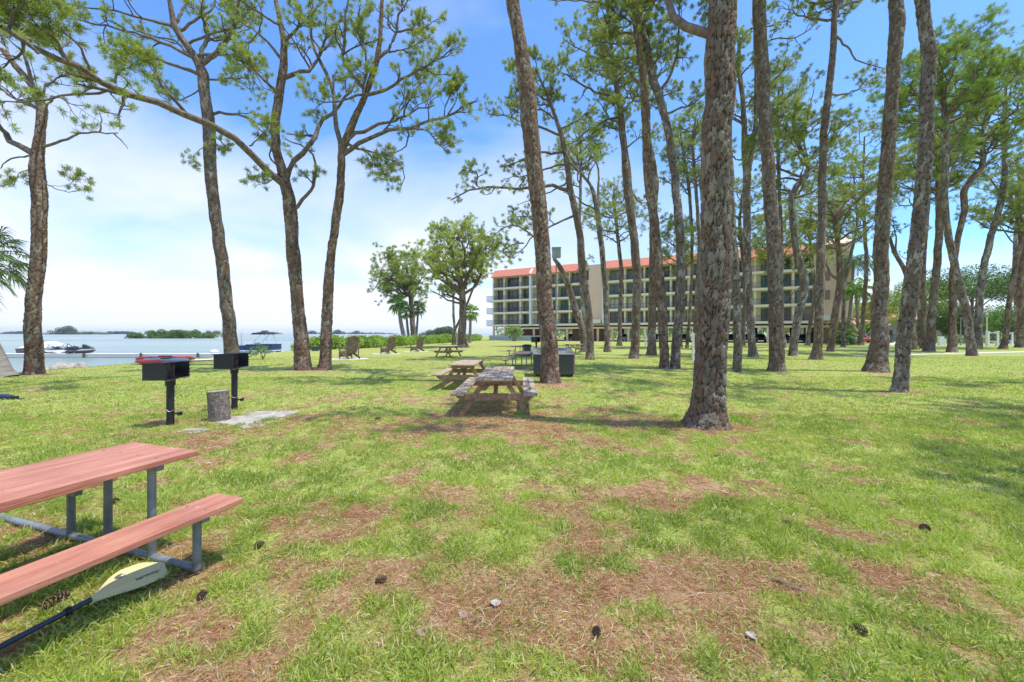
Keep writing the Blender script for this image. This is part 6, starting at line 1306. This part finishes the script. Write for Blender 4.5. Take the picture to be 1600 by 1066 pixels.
palm_px('cabbage palm crown showing right of the rounded shore pine', (649, 536), (653, 480), 64, 4, 3, ln=.9, rad=.8, w=.14, gcol=(0.221, 0.323, 0.102), n=24, group='cabbage palms by the shore')
palm_px('short cabbage palm directly right of the large umbrella-shaped pine', (734, 535), (735, 487), 68, 5, 4, ln=1.0, rad=.9, w=.16, gcol=(0.289, 0.408, 0.136), n=26, group='cabbage palms by the shore')
palm_px('squat bushy palm in front of the low wall at the left end of the building', (803, 532), (803, 516), 84, 6, 5, kind='feather', ln=2.7, rad=.8, w=.11, gcol=(.22, .33, .09), n=22, droop=1.1, elr=(-5, 75), skirt=False)
palm_px('cabbage palm at the left edge with fronds reaching into view', (-22, 560), (-40, 392), 17.5, 16, 6, ln=1.1, rad=.85, w=.055, gcol=(.10, .16, .06), n=34)
B_ = G(5, 589); make_palm('leaning bare palm trunk cut off by the left edge', (B_[0], B_[1], 0), (B_[0]-1.6, B_[1]-.1, 4.4), .34, .22, 7, n=24, ln=1.2, rad=.8)
for px0, px1, yt, d, lb in ((711, 709, 455, 58, 'pale bare tree trunk just left of the umbrella-shaped pine'), (708, 744, 440, 56, 'thin pale trunk slanting up right behind the umbrella-shaped pine')):
    make_pine(lb, [(px0, HY+H*F/d, 5), (px0, 520, 4), ((px0+px1)/2-2, 490, 4), (px1, yt, 3)], d, limbs=[([(px1, yt+5), (px1-10, yt-20), (px1-14, yt-40)], 2.5, 0, .6), ([(px1, yt+2), (px1+10, yt-15), (px1+12, yt-35)], 2.5, 0, .6)], seed=px1, bark='bark_grey', name='bare_tree', cat='tree', needles=(13, 0.45, 0.050), group='trees by the shore')
# ---------------------------------------------------------------- hedge of mangroves along the shore
def hedge_part(label, pts, h0, rr, n, leaf, seed, gcol, name='mangrove_hedge', cat='hedge', kind=None, zbase=None, depth=1.0):
    rng = np.random.default_rng(seed); C = []; Rd = []
    pts = np.array(pts, float); seg = np.concatenate([[0], np.cumsum(np.hypot(*np.diff(pts, axis=0).T))]); t = 0
    while t < seg[-1]:
        x = np.interp(t, seg, pts[:, 0]); y = np.interp(t, seg, pts[:, 1])
        for q in range(3):
            r = rr*rng.uniform(.55, 1.15); C.append((x+rng.normal(0, rr*.5*depth), y+rng.normal(0, rr*.6*depth), (zbase if zbase is not None else 0)+max(h0*(.25+.36*q)*rng.uniform(.8, 1.05), .1))); Rd.append(r)
        t += rr*.62
    V, Q, c = leaf_cloud(C, Rd, n, leaf, rng, gcol, shell=.7, flat=.75)
    b = np.array([pts[0][0], pts[0][1], zbase or 0]); keep = V[:, 2].reshape(-1, 4).min(1) > (zbase if zbase is not None else -.4)-.05
    V4 = V.reshape(-1, 4, 3)[keep].reshape(-1, 3); c4 = c.reshape(-1, 4, 3)[keep].reshape(-1, 3); k = len(V4)//4
    o = np_mesh(name, V4-b, (np.arange(k)*4)[:, None]+np.arange(4)[None], M['leaf'], cols=c4, smooth=False, loc=b)
    tag(o, label, cat if kind != 'stuff' else cat, None, kind); return o
hp = [(G(465, 546)[0]+1.2, 40.5), (-17.8, 42.0), (-16.5, 48.5), (-14.6, 58), (-12.2, 69), (-9.6, 82), (-8.0, 92)]
hedge_part('long clipped bright green mangrove hedge along the shore behind the chairs', hp, 0.80, .85, 80000, .26, 5, (.29, .40, .09))
# far islands and treelines across the water
def island(label, px0, px1, d, h, n, leaf, seed, gcol, peaks=()):
    rng = np.random.default_rng(seed); x0 = (px0-800)/F*d; x1 = (px1-800)/F*d; C = []; Rd = []; x = x0
    st = h*.55
    while x < x1:
        e = min((x-x0), (x1-x))/(x1-x0)*2; hh = h*(.35+.65*min(e*2.0, 1)**.7)*rng.uniform(.75, 1.05)
        for pk, ph, pw in peaks:
            px_ = (pk-800)/F*d; hh += ph*math.exp(-((x-px_)/pw)**2)
        for q in range(3):
            C.append((x+rng.normal(0, st*.4), d+rng.uniform(-.2, 1)*min((x1-x0)*.3, 3*h), hh*(.2+.33*q))); Rd.append(max(hh*.36, h*.25)*rng.uniform(.7, 1.1))
        x += st*.5
    V, Q, c = leaf_cloud(C, Rd, n, leaf, rng, gcol, shell=.75, flat=.8); V[:, 2] = np.maximum(V[:, 2], -.1)
    b = np.array([(x0+x1)/2, d, WATER]); V[:, 2] += WATER
    o = np_mesh('mangrove_island', V-b, Q, M['leaf'], cols=c, smooth=False, loc=b); tag(o, label, 'island', 'wooded islands in the bay'); return o
island('nearest low mangrove island with bright green foliage left of the leaning shoreline trunk', 198, 325, 205, 3.9, 26000, .55, 1, (.15, .235, .05))
island('distant wooded island with tall tree clump right of the leftmost pine', 64, 165, 900, 6, 6000, 2.4, 2, (.10, .15, .07), peaks=((97, 8, 12), (103, 6, 9), (78, 5, 6)))
island('faint long treeline at the far left of the horizon', 0, 42, 1500, 7, 2500, 5, 3, (.07, .12, .06))
island('faint low island left of the nearest mangrove island', 158, 212, 1300, 7, 3000, 4, 4, (.06, .11, .06))
island('tiny distant clump just right of the nearest mangrove island', 315, 345, 1100, 4, 1500, 2.5, 5, (.07, .11, .06), peaks=((324, 6, 6), (337, 6, 8)))
island('faint distant island above the pontoon boat', 396, 438, 1300, 5, 2000, 4, 6, (.07, .12, .06), peaks=((412, 5, 12),))
island('row of faint trees on the horizon between the twin pines and the palms', 478, 620, 1400, 5, 5000, 3.5, 7, (.08, .13, .07), peaks=((486, 8, 14), (527, 9, 13), (556, 6, 10)))
island('hazy low trees on the horizon left of the umbrella-shaped pine', 655, 712, 420, 5.0, 6000, 1.6, 8, (.12, .17, .08), peaks=((688, 3, 8), (703, 3, 6)))
# ---------------------------------------------------------------- greenery around and behind the building, right side
def at(px, d): return ((px-800)/F*d, d, 0)
bt = [('yellow green tree behind the thick flared pine, left of the pale mottled one', 1352, 78, 9.5, 5.5, (.30, .36, .06)), ('tall yellow green tree behind the two close upright pines', 1440, 76, 14.5, 6.5, (.30, .38, .07)), ('dark green tree behind the low house, right of the coconut palm', 1398, 92, 12, 6, (.13, .22, .05)),
      ('large spreading dark oak behind the right-hand leaning pines', 1520, 70, 14.5, 8.5, (.12, .20, .055)), ('second dark oak crown at the right edge', 1608, 66, 14, 7.5, (.12, .20, .055)), ('round bush tree between the dark pine and the drive', 1478, 78, 8.0, 4.5, (.15, .24, .06)), ('bright green rounded tree left of the arched gate', 1508, 74, 5.6, 3.0, (.16, .27, .06)),
      ('broad bright green thicket tree behind the arched gate', 1558, 78, 7.6, 5.2, (.15, .27, .05)), ('bright green thicket tree at the far right beyond the drive', 1610, 72, 7.2, 5.0, (.14, .25, .05)), ('low green tree behind the narrow white gate', 1582, 86, 8.2, 5.0, (.12, .22, .05)), ('green tree seen between the far trunks left of the gates', 1462, 96, 10, 6, (.15, .25, .06))]
for i, (lb, px, d, h, r_, gc) in enumerate(bt):
    oak = 'oak' in lb
    make_broad(lb, at(px, d), h, r_, 200+i, gc, .28 if oak else .2, 9000 if oak else 7000, .34, crown0=.38 if oak else (.05 if h < 9 else .22), blobs=22 if oak else 16, flat=.6 if oak else .8, group='trees beyond the drive')
for i, (px, d, h, r_, lb) in enumerate(((985, 112, 9, 6, 'garden tree seen through the parking level under the middle wing'), (1060, 108, 9, 6, 'garden tree seen through the parking level left of the thickest trunk'), (1150, 100, 8, 6, 'garden tree seen through the parking level right of the thickest trunk'), (1225, 96, 8, 6, 'garden tree seen through the parking level beside the crooked pine'), (885, 124, 8, 5, 'garden tree seen through the parking level left of the tower'))):
    make_broad(lb, at(px, d), h, r_, 260+i, (.22, .32, .07), .2, 4500, .42, crown0=.02, blobs=14, group='garden trees behind the building')
# palms at the right end
palm_px('tall coconut palm at the right corner of the building', (1322, 536), (1337, 405), 62, 5, 21, kind='feather', ln=3.6, rad=1.0, w=.09, gcol=(.12, .21, .06), n=20, droop=1.1, elr=(-35, 70), skirt=False, group='palms beside the end block')
palm_px('bright green palm with broad fronds right of the coconut palm', (1343, 536), (1340, 452), 60, 5, 22, kind='feather', ln=3.0, rad=.9, w=.16, gcol=(.22, .34, .06), n=22, droop=.8, elr=(-20, 75), skirt=False, group='palms beside the end block')
palm_px('small feathery palm in front of the low terracotta house', (1366, 537), (1366, 508), 64, 5, 23, kind='feather', ln=1.9, rad=.6, w=.10, gcol=(.22, .34, .08), n=20, droop=.9, skirt=False, group='palms beside the end block')
palm_px('drooping yellowish palm at the foot of the end block', (1316, 538), (1316, 508), 60, 5, 24, kind='feather', ln=3.4, rad=.8, w=.12, gcol=(.34, .33, .10), n=14, droop=1.6, elr=(10, 75), skirt=False, group='palms beside the end block')
palm_px('low dark green palm clump at the foot of the end block', (1322, 538), (1321, 530), 58, 5, 25, kind='feather', ln=2.1, rad=.7, w=.12, gcol=(.10, .19, .04), n=24, droop=.7, elr=(5, 80), skirt=False, group='palms beside the end block')
palm_px('slim palm standing between the dark pines beside the low house', (1375, 536), (1372, 470), 70, 4, 26, kind='feather', ln=2.2, rad=.7, w=.1, gcol=(.26, .34, .07), n=20, skirt=False, group='palms beside the end block')
hedge_part('low clipped hedge along the drive at the right', [((1460-800)/F*62, 62), ((1640-800)/F*62, 64)], 1.0, .7, 9000, .16, 31, (.17, .27, .05), name='hedge')
hedge_part('dark low shrubs against the parking level at the right end', [((1376-800)/F*66, 66), ((1392-800)/F*66, 66)], 1.3, .7, 2500, .14, 32, (.06, .10, .03), name='shrub', cat='shrub')
hedge_part('distant wall of trees closing the view at the right', [(60, 118), (110, 112), (170, 100)], 7.5, 4.5, 26000, .55, 33, (.15, .24, .06), name='tree_belt', cat='trees', kind='stuff')
hedge_part('distant trees beyond the garden behind the building', [(-3, 140), (25, 138), (60, 125)], 5.0, 3.0, 16000, .55, 34, (.17, .26, .07), name='tree_belt', cat='trees', kind='stuff')
# little twiggy shrub near the shore
B_ = G(411, 562); rng_ = np.random.default_rng(8); r_ = empty('twiggy_shrub', B_, 0, 'small twiggy shrub on the lawn below the pontoon boat', 'shrub')
L_ = np.array([fit([(0, 0, 0), (.15*math.cos(a), .15*math.sin(a), .35), (.1*math.cos(a)+.5*math.cos(a*2), .3*math.sin(a), .75+.1*math.sin(3*a))], 6) for a in (.3, 1.5, 2.6, 3.6, 5.0)])
v, q = tubes(L_, np.tile(np.linspace(.02, .006, 6), (5, 1)), 5); np_mesh('twigs', v, q, M['limb_dark'], r_)
v, q, c = leaf_cloud([(-.55, 0, .55), (-.2, .1, .7), (.2, 0, .6), (-.9, 0, .35)], [.3, .28, .25, .25], 380, .12, rng_, (.20, .30, .06)); np_mesh('leaves', v, q, M['leaf'], r_, cols=c, smooth=False)
build_grass()

# ---------------------------------------------------------------- the air: thin haze over the bay
hz = MB(); hz.box(-5400, 5400, -4600, 5600, -5, 40)
hm = bpy.data.materials.new('haze_air'); hm.use_nodes = True; hn = hm.node_tree; hn.nodes.remove(hn.nodes['Principled BSDF'])
pv = hn.nodes.new('ShaderNodeVolumePrincipled'); pv.inputs['Density'].default_value = .00012; pv.inputs['Color'].default_value = (.80, .88, .97, 1); pv.inputs['Anisotropy'].default_value = .2
hn.links.new(pv.outputs[0], hn.nodes['Material Output'].inputs['Volume'])
tag(hz.build('haze', hm), 'thin pale haze over the bay', 'haze', None, 'stuff')
